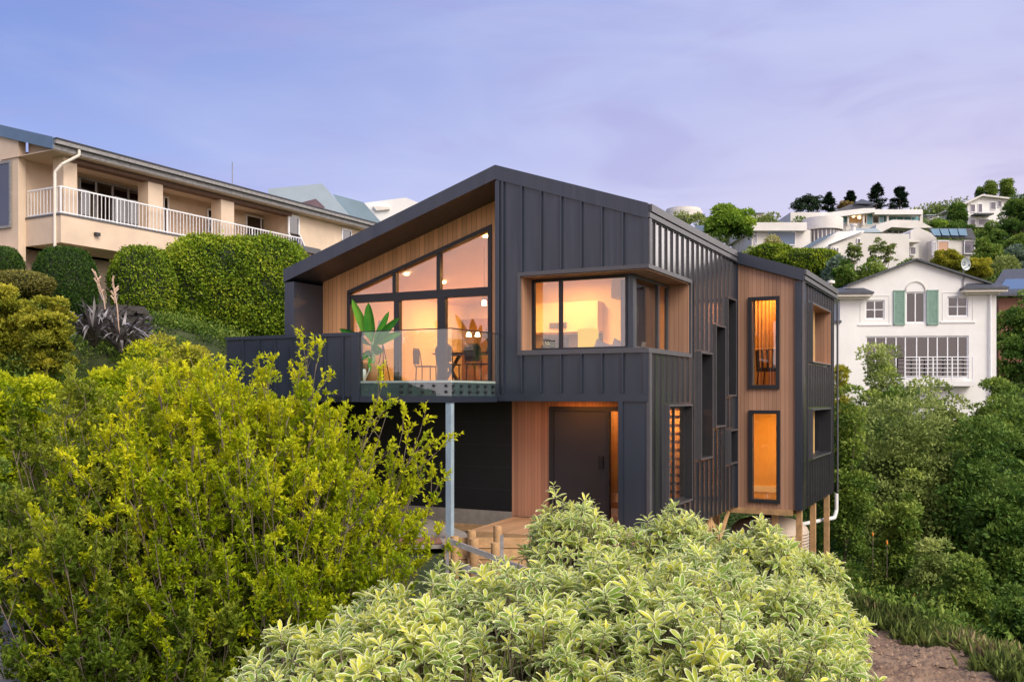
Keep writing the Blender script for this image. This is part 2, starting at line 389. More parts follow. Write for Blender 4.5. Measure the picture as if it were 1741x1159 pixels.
def frameY(name, x0, x1, z0, z1, y, mull=(), trans=(), w=.055, d=.07, mat=FRAME, glassm=GLASS, parent=None):
    m = HM(); m.box(x0, x1, y, y + d, z1 - w, z1); m.box(x0, x1, y, y + d, z0, z0 + w)
    m.box(x0, x0 + w, y, y + d, z0 + w, z1 - w); m.box(x1 - w, x1, y, y + d, z0 + w, z1 - w)
    for q in mull: m.box(q - w * .6, q + w * .6, y + .002, y + d, z0 + w, z1 - w)
    for q in trans: m.box(x0 + w, x1 - w, y + .002, y + d, q - w * .5, q + w * .5)
    o = m.build(name, mat, parent)
    g = MB(); xs = [x0 + w] + [q for q in mull] + [x1 - w]
    for a, b in zip(xs, xs[1:]):
        MB().box(a, b, y + d * .5, y + d * .5 + .008, z0 + w, z1 - w).build('pane', glassm, o)
    return o
def frameX(name, y0, y1, z0, z1, x, mull=(), w=.055, d=.07, mat=FRAME, glassm=GLASSD, parent=None):
    m = HM(); m.box(x - d, x, y0, y1, z1 - w, z1); m.box(x - d, x, y0, y1, z0, z0 + w)
    m.box(x - d, x, y0, y0 + w, z0 + w, z1 - w); m.box(x - d, x, y1 - w, y1, z0 + w, z1 - w)
    for q in mull: m.box(x - d, x - .002, q - w * .6, q + w * .6, z0 + w, z1 - w)
    o = m.build(name, mat, parent)
    ys = [y0 + w] + list(mull) + [y1 - w]
    for a, b in zip(ys, ys[1:]): MB().box(x - d * .5 - .008, x - d * .5, a, b, z0 + w, z1 - w).build('pane', glassm, o)
    return o
wz0, wz1 = cwz0 + .02, cwz1 - .022
mx_ = H.onY(952.5, 500, G)[0]
frameY('corner_window', cw_x + .02, -G - .10, wz0, wz1, G, (mx_,))
hb('corner_post', CLAD, -G - .13, -G, G, G + .13, wz0, wz1)
frameX('side_window', G + .13, cw_y - .02, wz0, wz1, -G, (H.onX(1120.5, 500, -G)[0],), mat=FRAME2)

# --- right side wall with its tall slot windows
side_holes = [(swin[0], swin[1], swin[2], swin[3]), W1, W2, W3, W4, W5]
m = HM(); wallX(m, -.2, 0, (.2, YC), Z0, lambda y: rbot(0), side_holes)
def ribs(mb, x, ys, z0, z1, holes, pad=.075, h=.034):
    for y in ys:
        segs = [(z0, z1)]
        for a, b, c, d in holes:
            if a - pad < y < b + pad:
                ns = []
                for s0, s1 in segs:
                    if d + pad <= s0 or c - pad >= s1: ns.append((s0, s1)); continue
                    if c - pad > s0: ns.append((s0, c - pad))
                    if d + pad < s1: ns.append((d + pad, s1))
                segs = ns
        for s0, s1 in segs: mb.box(x, x + h, y - .012, y + .012, s0, s1)
ribs(m, 0, [.04 + .352 * i for i in range(1, 19) if .04 + .352 * i < YC - .03], Z0, rbot(0) - .02, side_holes); m.build('side_wall', CLADS)
m = HM(); m.box(0, .06, -.02, .10, Z0, cwz0 - .08); m.box(0, .06, -.02, .10, cwz1 + .08, rbot(0)); m.build('side_corner_trim', FRAME2)
def slot(a, b, c, d, x, nm, g=GLASSD, reveal=FRAME, depth=.20, mull=(), lining=None):
    f = .03; fx = x + .075
    m = HM(); m.box(x - .0, fx, a - f, b + f, d, d + f); m.box(x - .0, fx, a - f, b + f, c - f, c)
    m.box(x, fx, a - f, a, c, d); m.box(x, fx, b, b + f, c, d)
    o = m.build('window_surround', FRAME2 if x == 0 else FRAME2)
    m = HM(); l = .012
    m.box(x - depth, fx - .01, b - l, b, c, d); m.box(x - depth, fx - .01, a, a + l, c, d)
    m.box(x - depth, fx - .01, a + l, b - l, d - l, d); m.box(x - depth, fx - .01, a + l, b - l, c, c + l)
    m.build('window_lining', lining or reveal)
    return frameX(nm, a + l, b - l, c + l, d - l, x - depth + .02, mull, w=.035, d=.05, glassm=g)
slot(*W1, 0, 'stair_window', GLASS, depth=.09, mull=((W1[0] + W1[1]) / 2,))
for w_ in (W2, W3, W4, W5): slot(*w_, 0, 'slot_window', GLASSD, depth=.18)
# --- rear volume: cedar face, dark corner strip, ribbed side
cs = H.onY(1352.5, 600, YC)[0]
def fw(pa, pb, pt, pb2): a, t = H.onY(pa, pt, YC); b, _ = H.onY(pb, pt, YC); _, z = H.onY(pa, pb2, YC); return (a, b, z, t)
C1 = fw(1272.8, 1325.7, 505.7, 661); C2 = fw(1273.8, 1326.7, 697, 853)
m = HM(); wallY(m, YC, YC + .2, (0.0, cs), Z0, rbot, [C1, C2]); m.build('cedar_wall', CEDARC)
hb('corner_strip', CLAD, 0.0, .07, YC - .03, YC - .001, Z0, rbot(.07) - .01)
hb('corner_strip', CLAD, cs, XE, YC - .04, YC + .2, Z0, rbot(XE) - .002)
for c_ in (C1, C2):
    m = HM(); a, b, z, t = c_; w = .085
    m.box(a, b, YC - .05, YC + .12, t - w, t); m.box(a, b, YC - .05, YC + .12, z, z + w)
    m.box(a, a + w, YC - .05, YC + .12, z + w, t - w); m.box(b - w, b, YC - .05, YC + .12, z + w, t - w)
    o = m.build('tall_window', FRAME)
    MB().box(a + w, b - w, YC + .10, YC + .108, z + w, t - w).build('pane', GLASS, o)
m = HM(); wallX(m, XE - .2, XE, (YC + .2, YB), Z0, lambda y: rbot(XE), [E1, E2])
ribs(m, XE, [YC + .30 + .36 * i for i in range(14) if YC + .30 + .36 * i < YB - .05], Z0, rbot(XE) - .02, [E1, E2]); m.box(XE, XE + .06, YC + .02, YC + .12, Z0, rbot(XE)); m.build('rear_side_wall', CLADS)
slot(*E1, XE, 'rear_window', GLASSD, lining=CEDARC, depth=.42); slot(*E2, XE, 'rear_window', GLASSD, depth=.24, mull=((E2[0] * .4 + E2[1] * .6),))
# --- rear and left walls
m = HM(); wallY(m, YB - .2, YB, (XL, XE - .2), Z0, rbot); m.build('rear_wall', CLADS)
# left end wall: portal edge
hb('left_wall', CLAD, XL, XL + .27, 0, YB - .2, Z0, rbot(XL) - .001)
# --- roof: folded slab
def roofslab(mb, x0, x1, y0, y1, th=TH, lift=0.0):
    mb.hexa([(x0, y0, rtop(x0) - th), (x1, y0, rtop(x1) - th), (x1, y1, rtop(x1) - th), (x0, y1, rtop(x0) - th),
             (x0, y0, rtop(x0) + lift), (x1, y0, rtop(x1) + lift), (x1, y1, rtop(x1) + lift), (x0, y1, rtop(x0) + lift)])
m = HM(); roofslab(m, XL, RX, -.04, YB); roofslab(m, RX, .03, -.04, YB); rf = m.build('roof', CLAD)
m = HM(); roofslab(m, .03, XE + .06, YC - .10, YB + .03); m.build('roof_wing', CLAD)
m = HM()
for x in [XL + .45 * i for i in range(1, 19)]: 
    m.hexa([(x - .01, .3, rtop(x - .01)), (x + .01, .3, rtop(x + .01)), (x + .01, YB, rtop(x + .01)), (x - .01, YB, rtop(x - .01)),
            (x - .01, .3, rtop(x) + .018), (x + .01, .3, rtop(x) + .018), (x + .01, YB, rtop(x) + .018), (x - .01, YB, rtop(x) + .018)])
m.build('roof_seam', CLADS)
ge = rtop(0)
m = HM(); m.box(.031, .085, .04, YC - .11, ge - .155, ge - .02); m.box(.03, .07, -.04, YC - .11, ge - .27, ge - .18); m.build('eave_gutter', FRAME2)
ge = rtop(XE)
m = HM(); m.box(XE + .061, XE + .12, YC - .05, YB, ge - .15, ge - .02); m.box(XE + .06, XE + .10, YC - .10, YB, ge - .27, ge - .18); m.build('eave_gutter', FRAME2)

# --- recessed gable: cedar wall and raked glazing
YR = 1.0
gl0, gt0 = H.onY(591.3, 494.5, YR); gr0, gt1 = H.onY(836.5, 381.3, YR)
FLZ = .28
def gtop(x): return gt0 + (x - gl0) * (gt1 - gt0) / (gr0 - gl0)
m = HM()
def quadY(mb, x0, x1, za0, za1, zb0, zb1, y0, y1):
    mb.hexa([(x0, y0, za0), (x1, y0, zb0), (x1, y1, zb0), (x0, y1, za0), (x0, y0, za1), (x1, y0, zb1), (x1, y1, zb1), (x0, y1, za1)])
quadY(m, XL + .27, gl0, FLZ, rbot(XL + .27), FLZ, rbot(gl0), YR, YR + .15)
quadY(m, gl0, gr0, gtop(gl0), rbot(gl0), gtop(gr0), rbot(gr0), YR, YR + .15)
quadY(m, gr0, RX, FLZ, rbot(gr0), FLZ, rbot(RX), YR, YR + .15)
m.build('gable_cedar_wall', CEDAR)
hb('recess_return_wall', CEDAR, RX - .02, RX, .2, YR, -.05, rbot(RX) - .03)
# glazing frame
m = HM(); w = .085; d0, d1 = YR + .01, YR + .11
def rakedbar(mb, x0, x1, w): quadY(mb, x0, x1, gtop(x0) - w, gtop(x0), gtop(x1) - w, gtop(x1), d0 - .04, d1)
rakedbar(m, gl0, gr0, w)
m.box(gl0, gl0 + w, d0 - .04, d1, FLZ, gtop(gl0) - w); 
quadY(m, gr0 - w, gr0, FLZ, gtop(gr0 - w) - w, FLZ, gtop(gr0) - w, d0 - .04, d1)
tz0 = H.onY(830.6, 502, YR)[1]; tz1 = H.onY(830.6, 487.5, YR)[1]
m.box(gl0 + w, gr0 - w, d0 - .02, d1, tz0, tz1)
ua = H.onY(670, 450, YR)[0]; ub = H.onY(745, 450, YR)[0]; la = H.onY(674, 550, YR)[0]; lb = H.onY(750, 550, YR)[0]
for x in (ua, ub): quadY(m, x - .045, x + .045, tz1, gtop(x - .045) - w, tz1, gtop(x + .045) - w, d0 - .01, d1)
for x, ww in ((la, .07), (lb, .10)): m.box(x - ww, x + ww, d0 - .01, d1, FLZ + .05, tz0)
m.box(gl0 + w, gr0 - w, d0 - .02, d1, FLZ, FLZ + .05)
gz = m.build('gable_window', FRAME)
xs = [gl0 + w, ua, ub, gr0 - w]
for a, b in zip(xs, xs[1:]):
    q = MB(); quadY(q, a, b, tz1, gtop(a) - w * .5, tz1, gtop(b) - w * .5, YR + .06, YR + .067); q.build('pane', GLASS, gz)
xs = [gl0 + w, la, lb, gr0 - w]
for i, (a, b) in enumerate(zip(xs, xs[1:])): MB().box(a, b, YR + .06, YR + .067, FLZ + .05, tz0).build('pane', GLASS, gz)

# --- balcony
YF = -1.764; bxl = H.onY(610.5, 563, YF)[0]; bxr = RX + .03
hb('balcony_deck', DECK, XL + .1, bxr - .05, YF + .10, YR, FLZ - .03, FLZ)
hb('deck_edge_trim', PLASTW, bxl, bxr - .02, YF + .05, YF + .10, FLZ - .035, FLZ + .004)
hb('deck_edge_trim', PLASTW, bxr - .05, bxr - .02, YF + .10, -.04, FLZ - .035, FLZ + .004)
m = HM(); m.box(bxl, bxr - .03, YF + .06, YF + .10, 0.0, FLZ - .035); m.box(bxr - .07, bxr - .03, YF + .10, -.001, 0.0, FLZ - .035)
m.build('edge_beam', surf('teal_grey_steel', (.10, .13, .14), .45, .2, 4))
m = HM(); m.box(XL + .1, bxr + .02, YF + .0, YF + .10, -.115, -.001); m.box(bxr - .08, bxr + .02, YF + .10, -.04, -.115, -.001)
m.box(XL + .1, bxr - .08, YF + .10, YR, -.10, -.06); m.build('balcony_fascia', CLAD)
# glass balustrade panels with clamps
def pane_piece(nm, *a): return hb(nm, GLASSB, *a)
px_j = H.onY(686, 563, YF)[0]
pane_piece('balustrade_panel', bxl + .005, px_j - .004, YF + .015, YF + .027, 0.005, 1.205)
pane_piece('balustrade_panel', px_j + .004, bxr + .012, YF + .015, YF + .027, 0.005, 1.205)
pane_piece('balustrade_panel', bxr, bxr + .012, YF + .035, -.04, 0.005, 1.205)
m = HM(); m.box(bxl, bxr + .018, YF + .005, YF + .037, 1.205, 1.222); m.box(bxr - .01, bxr + .022, YF + .037, -.04, 1.205, 1.222); m.build('handrail', FRAME)
bp = [H.onY(p, 665, YF)[0] for p in (680, 695, 716, 736, 757)]
for x in bp:
    for z in (.075, .185):
        HM().tube((x, YF + .006, z), (x, YF + .06, z), .028, n=12).build('clamp_bolt', FRAME)
for p in (771, 785, 799, 813, 826, 839):
    y = H.onX(p, 665, bxr)[0]
    for z in (.075, .185):
        HM().tube((bxr - .03, y, z), (bxr + .02, y, z), .028, n=12).build('clamp_bolt', FRAME)
# clad parapet left of the glass
m = HM(); m.box(XL, bxl, YF, YF + .12, -.115, 1.14); m.box(XL, XL + .12, YF + .12, 0, -.115, 1.14)
for i in range(8):
    x = bxl - .36 - .42 * i
    if x > XL + .05: m.box(x - .011, x + .011, YF - .036, YF, -.11, 1.12)
m.build('parapet_wall', CLAD)
m = HM(); m.box(XL - .02, bxl + .015, YF - .03, YF + .14, 1.14, 1.205); m.box(XL - .02, XL + .14, YF + .14, 0, 1.14, 1.205); m.box(bxl - .16, bxl + .002, YF - .025, YF, -.11, 1.14); m.build('parapet_cap', CLAD)
hb('support_post', STEELB, bxr - .115, bxr - .005, YF + .02, YF + .13, -2.62, -.116)

# --- ground level under the balcony
gx = H.onY(870.5, 780, YR)[0]; dz0 = -2.47
hb('garage_door', BLACKP, XL + .27, gx, YR + .001, YR + .06, H.onY(800, 865, YR)[1], -.10)
m = HM()
for k in range(1, 5):
    z = -.10 - k * .46; m.box(XL + .27, gx - .02, YR - .004, YR + .0, z, z + .012)
m.build('door_rib', FRAME)
hb('concrete_plinth', CONC, XL + .27, gx, YR - .02, YR + .1, -3.1, H.onY(800, 865, YR)[1] - .002)
dxa, dta = H.onY(934.5, 690.5, YR); dxb = H.onY(1032, 700, YR)[0]; sxb = H.onY(1056, 700, YR)[0]
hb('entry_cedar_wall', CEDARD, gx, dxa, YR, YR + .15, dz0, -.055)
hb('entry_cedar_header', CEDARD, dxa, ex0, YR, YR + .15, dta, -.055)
hb('entry_return_wall', CLAD, ex0, ex0 + .05, .2, YR + .15, Z0, -.05)
m = HM(); m.box(dxa, sxb, YR - .03, YR + .10, dta - .09, dta); m.box(dxa, dxa + .10, YR - .03, YR + .10, dz0, dta - .09); m.box(dxb - .02, dxb + .05, YR - .03, YR + .10, dz0, dta - .09)
m.build('door_frame', FRAME)
dr = hb('entry_door', surf('charcoal_door', (.040, .038, .044), .38, .12, 1.2), dxa + .10, dxb - .02, YR + .0, YR + .05, dz0 + .02, dta - .09)
MB().box(dxb - .17, dxb - .07, YR - .04, YR - .001, -1.42, -1.18).build('door_lock', BLACKP, dr, .008)
hb('entry_sidelight', GLASS, dxb + .05, ex0 - .001, YR + .03, YR + .04, dz0 + .02, dta - .09)
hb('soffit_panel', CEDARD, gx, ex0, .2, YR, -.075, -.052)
hb('slab_edge', FRAME, XL + .27, gx, .0, YR, -.11, -.06)

# --- interior shell: floors, ceilings, walls
UF = FLZ - .01
hb('upper_floor', FLOORT, XL + .27, -.2, YR + .15, YB - .2, UF - .12, UF)
hb('lower_floor', FLOORT, gx, -.2, YR + .15, YB - .2, Z0 + .1, dz0)
hb('wing_floor', FLOORT, -.2, XE - .2, YC + .2, YB - .2, UF - .12, UF)
hb('wing_lower_floor', FLOORT, -.2, XE - .2, YC + .2, YB - .2, Z0 + .02, Z0 + .12)
hb('front_room_floor', FLOORT, RX, -G - .05, G + .1, YR + .15, UF - .12, UF)
hb('ceiling_lower', PLAST, gx, -.2, YR + .15, YB - .2, -.10, -.07)
# lining of the sloping ceiling
m = HM()
for x0, x1 in ((XL + .27, RX), (RX, -.2)):
    m.hexa([(x0, YR + .15, rbot(x0) - .03), (x1, YR + .15, rbot(x1) - .03), (x1, 8.2, rbot(x1) - .03), (x0, 8.2, rbot(x0) - .03),
            (x0, YR + .15, rbot(x0) - .01), (x1, YR + .15, rbot(x1) - .01), (x1, 8.2, rbot(x1) - .01), (x0, 8.2, rbot(x0) - .01)])
m.build('ceiling', PLAST)
m = HM(); wallY(m, 7.6, 7.7, (XL + .27, -.2), UF, lambda x: rbot(x) - .03); m.build('interior_back_wall', PLAST)
hb('interior_left_wall', PLAST, XL + .27, XL + .30, YR + .15, 7.6, UF, rbot(XL + .3) - .03)
m = HM(); m.box(-.42, -.38, cw_y + .05, 7.6, UF, rbot(-.38) - .03); m.build('interior_side_wall', PLAST)
m = HM()
for k in range(14): m.box(-.66, -.64, .62 + k * .13, .745 + k * .13, UF + .1, 2.28)
m.build('side_dark_screen', surf('brown_screen', (.16, .11, .09), .8, .15, 3))  # added slatted screen; makes the side glass look dark before the lit room
m = HM(); wallY(m, 2.1, 2.2, (gx, -.80), Z0 + .1, lambda x: -.10); m.build('entry_back_wall', CEDARC)
hb('entry_partition', PLAST, -.80, -.77, YR + .15, 4.6, dz0, -.10)
for a_, b_ in ((UF, rbot(0) - .2), (Z0 + .12, UF - .13)):
    hb('wing_back_wall', surf('glow_tinted_plaster', (.74, .46, .16), .85, .05),  -.2, XE - .2, 9.2, 9.3, a_, b_)  # plaster tinted orange so the wall colour carries part of the lamplight
hb('wing_left_wall', PLAST, -.25, -.2, YC + .2, 9.2, Z0, rbot(0) - .2)
hb('wing_skirting', PLASTW, -.2, XE - .2, 9.15, 9.2, Z0 + .12, Z0 + .27)
m = HM(); m.box(-8.1, -6.35, 7.2, 7.59, UF, 2.2); m.build('pantry_joinery', surf('walnut_joinery', (.22, .11, .05), .5, .2, 3))
hb('splashback', surf('dark_splashback', (.10, .08, .07), .3, .1), -6.2, -3.9, 7.57, 7.595, UF + .95, 1.7)
# kitchen joinery against the back wall
m = HM(); m.box(-6.2, -3.9, 7.0, 7.59, UF, UF + .9); m.build('kitchen_bench', PLASTW)
m = HM(); m.box(-6.2, -3.9, 7.2, 7.59, 1.75, 2.55); m.build('kitchen_cabinet', PLAST)
hb('range_hood', FRAME2, -5.3, -4.8, 7.15, 7.19, 1.85, 2.0)
hb('bulkhead', PLASTW, -2.1, -1.2, 3.6, 5.5, 2.2, 3.1)

hb('lounge_shade_panel', surf('lilac_shade_panel', (.26, .20, .24), .9, .12, 4), -.98, -.66, 1.25, 1.29, UF, 2.29)  # added panel; its lilac grey stands in for a shaded interior wall
# stair slats behind the stair window (horizontal timber)
m = HM()
for k in range(13): m.box(-.768, -.205, 3.5, 3.54, -2.4 + k * .18, -2.4 + k * .18 + .11)
m.build('slat_screen', POSTT)
hb('slat_backing_wall', CEDARD, -.768, -.205, 3.9, 3.95, dz0, -.10)

# curtain in the upper tall window of the wing
m = HM(); n = 26
pts = [( .1 + (XE - .35) * i / n, 8.1 + (.05 if i % 2 else -.05)) for i in range(n + 1)]
for (xa, ya), (xb, yb) in zip(pts, pts[1:]):
    m.add([(xa, ya, UF + .02), (xb, yb, UF + .02), (xb, yb, 2.9), (xa, ya, 2.9)], [(0, 1, 2, 3)])
m.build('curtain', surf('ochre_curtain', (.62, .36, .12), .9, .1))

# ceiling lamps seen through the gable glazing
def lamp_at(px, py, y):
    # where the sight line meets the sloping ceiling at local depth y
    x, z = H.onY(px, py, y); return x, y
for px_, py__ in ((826, 403), (754, 481), (691, 467)):
    y_ = min([1.3 + .02 * k for k in range(310)], key=lambda q: abs(H.onY(px_, py__, q)[1] - rbot(H.onY(px_, py__, q)[0]) + .06))
    x, _ = H.onY(px_, py__, y_); z = rbot(x) - .035
    HM().tube((x, y_, z), (x, y_, z - .03), .07, .055, 16).build('downlight', LAMPM)
for p, y_ in ((797, 5.2), (812, 5.6)):
    x, z = H.onY(p, 572, y_); HM().lathe([(.0, z + .12), (.05, z + .1), (.07, z), (.0, z)], (x, y_, 0), 12).build('downlight', LAMPM)
for x, y_, z in ((-1.2, 6.0, 3.0),): pass

def hw(x, y, z): a, b = H.w(x, y); return (a, b, z)
def area(name, x, y, z, sx, sy, power, col=(1, .60, .27), rx=0.0, rz=0.0):
    l = bpy.data.lights.new(name, 'AREA'); l.shape = 'RECTANGLE'; l.size = sx; l.size_y = sy; l.energy = power; l.color = col
    o = bpy.data.objects.new(name, l); COL.objects.link(o); o.location = hw(x, y, z); o.rotation_euler = (rx, 0, -H.a + rz)
    o.parent = None; return o
area('living_ceiling_light', -6.6, 5.6, 2.7, .35, .35, 150, (1, .42, .10)); area('dining_ceiling_light', -4.6, 3.0, 3.0, .3, .3, 110, (1, .46, .13)); area('kitchen_ceiling_light', -4.4, 6.2, 3.1, .4, .4, 90, (1, .52, .16))
area('lounge_ceiling_light', -2.0, 4.6, 3.05, .5, .5, 230, (1, .50, .10))
area('entry_ceiling_light', -1.6, 1.7, -.14, .8, .3, 16, (1, .42, .10))
area('wing_upper_light', .6, 7.6, 2.7, .6, .4, 60, (1, .48, .12))
area('wing_lower_light', .6, 7.6, -.10, .8, .9, 85, (1, .46, .08))
area('stair_light', -.5, 2.9, -.2, .3, .5, 40, (1, .46, .12))
area('porch_light', -1.6, .55, -.085, .9, .12, 12, (1, .32, .05))

# white pipe at the rear corner
m = HM(); py_, pz_ = H.onX(1411.5, 870, XE + .05)
m.path([(XE + .10, YB - .25, Z0 - .02), (XE + .10, YB - .25, -3.15), (XE + .06, YB - .35, -3.35), (XE - .6, YB - 1.6, -3.42)], .055, 12)
m.build('waste_pipe', PVC)
HM().tube((XE + .10, YB - .05, 2.6), (XE + .10, YB - .05, Z0), .028, n=12).build('downpipe', FRAME2)
# timber piles under the floor
for (x, y) in ((XE - .12, YC + .35), (XE - .10, YC + 2.1), (XE - .05, YC + 3.9), (.9, YC + .2), (-.1, 3.3), (-.15, 4.6), (-.4, 6.2), (-1.2, 5.2)):
    hb('pile', POSTT, x - .065, x + .065, y - .065, y + .065, -5.6, Z0)
m = HM()
for y0, y1 in ((3.3, 4.6), (4.6, 6.2)):
    m.bar((-.12, y0, -3.9), (-.12, y1, Z0 - .1), .05, .12); m.bar((-.12, y1, -3.9), (-.12, y0, Z0 - .1), .05, .12)
m.build('brace', POSTT)
m = HM()
for i in range(24): m.box(XL + .3, XE - .2, .8 + i * .43, .85 + i * .43, Z0 + .001 - .14, Z0 - .002) if i > 12 else m.box(XL + .3, -.2, .8 + i * .43, .85 + i * .43, Z0 - .14, Z0 - .002)
m.build('floor_joist', POSTT)
HM().tube((-.05, 3.0, -4.6), (-.05, 3.0, Z0), .05, n=12).build('waste_pipe', PVC)

# ---------------------------------------------------------------- things inside and on the balcony
def at_house(name, x, y, z, label, cat, rz=0.0, group=None):
    return empty(name, hw(x, y, z), -H.a + rz, label, cat, group)
t = at_house('dining_table', -5.2, 3.2, UF, 'dark timber dining table on crossed legs seen through the gable glazing', 'table')
MB().box(-1.1, 1.1, -.45, .45, .71, .75).build('tabletop', CHAIRM, t, .006)
for s in (-1, 1):
    MB().bar((s * .85, -.38, .0), (s * .85, .38, .71), .07, .05).build('leg', CHAIRM, t); MB().bar((s * .85, .38, .0), (s * .85, -.38, .71), .07, .05).build('leg', CHAIRM, t)
def make_chair(label, x, y, rz):
    c = at_house('dining_chair', x, y, UF, label, 'chair', rz, 'chairs around the dining table')
    MB().box(-.22, .22, -.22, .22, .43, .46).build('seat', CHAIRM, c, .01)
    for sx in (-1, 1):
        for sy in (-1, 1): MB().tube((sx * .19, sy * .19, 0), (sx * .18, sy * .18, .43), .014, .016).build('leg', CHAIRM, c)
    m = MB(); m.path([(-.2, -.2, .44), (-.21, -.25, .78), (-.14, -.26, .88), (.14, -.26, .88), (.21, -.25, .78), (.2, -.2, .44)], .014)
    m.box(-.19, .19, -.262, -.255, .50, .86)
    m.build('backrest', CHAIRM, c); return c
make_chair('dark rattan chair with its back to the balcony, nearest the wide mullion', -4.75, 2.2, 0)
make_chair('dark rattan chair with its back to the balcony, left of the wide mullion', -5.55, 2.25, .1)
make_chair('rattan chair at the left end of the dining table', -6.7, 3.1, -1.4)
make_chair('rattan chair at the right end of the dining table', -3.8, 3.2, 1.5)
make_chair('rattan chair on the far side of the dining table', -5.1, 4.2, 3.1)
pd = at_house('pendant_lamp', -5.2, 3.3, 2.15, 'small lit pendant lamp hanging on a thin cord above the dining table', 'lamp')
MB().lathe([(.03, .12), (.05, .1), (.055, 0), (.0, 0)], n=16).build('lamp_shade', LAMPM, pd)
MB().tube((0, 0, .12), (0, 0, 1.4), .006).build('cord', FRAME, pd)
# lounge: sofa, cushions, tv, self-glowing cabinet
s = at_house('sofa', -1.0, 2.0, UF, 'pale sofa with its back below the corner window glass', 'sofa', 0)
MB().box(-.75, .45, -.35, .35, .0, .42).build('seat', FABW, s, .04); MB().box(-.75, .45, -.5, -.36, .0, .72).build('backrest', FABW, s, .04)
def cushion(x, y, z, rz, label, sc=.21):
    m = MB(); n = 8; vs = []
    for k, sgn in ((0, 1), (1, -1)):
        for i in range(n + 1):
            for j in range(n + 1):
                u, v = i / n * 2 - 1, j / n * 2 - 1
                th = .10 * (max(0, (1 - u ** 4) * (1 - v ** 4))) ** .6; pin = 1 - .10 * (1 - abs(u * v))
                vs.append((u * sc * pin, sgn * th * .8, v * sc * pin))
    fs = []
    for k in range(2):
        for i in range(n):
            for j in range(n):
                a = k * (n + 1) ** 2 + i * (n + 1) + j; q = (a, a + n + 1, a + n + 2, a + 1); fs.append(q if k == 0 else q[::-1])
    m.add(vs, fs, True); o = m.build('cushion', FABW); o.location = hw(x, y, z); o.rotation_euler = (-.25, R(22), -H.a + rz)
    tag(o, label, 'cushion', 'cushions along the sofa back'); return o
cushion(-1.50, 1.55, .90, .1, 'white cushion standing on its corner, leftmost along the sofa back')
cushion(-1.16, 1.58, .91, -.2, 'white cushion in the middle of the sofa back')
cushion(-.82, 1.5, .95, .2, 'white cushion at the right end, nearest the corner post')
TVX, TVZ = H.onY(946, 577, 3.6)
t = at_house('television', TVX, 3.6, UF + .0, 'dark flat television reflecting light at the back of the lounge', 'television')
MB().box(-.32, .32, -.03, .03, .55, 1.36 - UF).build('screen', surf('tv_screen', (.02, .015, .015), .12, .1), t); MB().box(-.3, .3, -.12, .12, .0, .55).build('stand', FABG, t)
hbx = at_house('glow_cabinet', H.onY(1000, 570, 4.2)[0], 4.2, UF, 'tall yellow cabinet beside the television in the lounge, lamplight on it set as glow', 'lamp')
MB().box(-.20, .20, -.15, .15, .2, 1.30).build('lamp_shade', emit('yellow_glow', (1.0, .58, .06), .95), hbx); MB().box(-.22, .22, -.17, .17, 0, .2).build('base', CHAIRM, hbx)  # a cabinet body, no lamp shade; lamplight on it is put in as emission
fl_ = at_house('tripod_floor_lamp', H.onY(651, 590, 2.0)[0], 2.0, UF, 'dark tripod floor lamp behind the left pane of the gable glazing', 'lamp')
m = MB()
for k in range(3): m.tube((.22 * math.cos(k * 2.09), .22 * math.sin(k * 2.09), 0), (0, 0, .95), .012)
m.tube((0, 0, .95), (0, 0, 1.3), .012); m.build('tripod', CHAIRM, fl_); MB().lathe([(.16, 1.25), (.10, 1.5), (.0, 1.5)], n=20).build('lamp_shade', FABW, fl_)
vs_ = at_house('vase', -5.0, 3.2, UF + .75, 'small vase with dry stems standing on the dining table', 'vase')
MB().lathe([(0, 0), (.06, 0), (.08, .1), (.03, .2), (.04, .23), (0, .23)], n=16).build('vase_body', FABG, vs_)
m = MB()
for k in range(9): m.tube((0, 0, .2), (random.uniform(-.18, .18), random.uniform(-.1, .1), random.uniform(.4, .6)), .006, .012, 5)
m.build('stems', CHAIRM, vs_)
pc = at_house('wall_picture', -7.3, 7.56, 1.2, 'dark framed picture on the back wall of the living room', 'picture'); MB().box(-.6, .6, 0, .03, 0, .9).build('frame', CHAIRM, pc); MB().box(-.54, .54, -.008, -.001, .06, .84).build('canvas', surf('muted_canvas', (.40, .22, .15), .8, .5, 3), pc)
for k in range(3):
    b_ = at_house('bar_stool', -5.9 + k * .6, 6.5, UF, ('leftmost dark bar stool at the kitchen bench', 'middle dark bar stool at the kitchen bench', 'rightmost dark bar stool at the kitchen bench')[k], 'stool', 0, 'bar stools at the kitchen bench')
    MB().lathe([(0, .62), (.18, .62), (.18, .66), (0, .66)], n=16).build('seat', CHAIRM, b_)
    for sx in (-1, 1):
        for sy in (-1, 1): MB().tube((sx * .2, sy * .2, 0), (sx * .12, sy * .12, .62), .012).build('leg', CHAIRM, b_)
# wing chair
c = at_house('armchair', .62, 7.55, UF, 'dark high backed chair with a curved top rail in front of the ochre curtain', 'chair', 3.0)
MB().box(-.32, .32, -.25, .25, .34, .44).build('seat', CHAIRM, c, .03)
m = MB()
for k in range(9):
    a = math.pi * (k / 8); m.tube((math.cos(a) * .36, math.sin(a) * .28, .40), (math.cos(a) * .38, math.sin(a) * .30, .86), .03)
m.build('backrest', CHAIRM, c)
m = MB(); m.path([(math.cos(math.pi * k / 10) * .40, math.sin(math.pi * k / 10) * .32, .88) for k in range(11)], .022); m.build('top_rail', POSTT, c)
for sx in (-1, 1):
    for sy in (-1, 1): MB().tube((sx * .3, sy * .22, 0), (sx * .26, sy * .2, .34), .016).build('leg', CHAIRM, c)

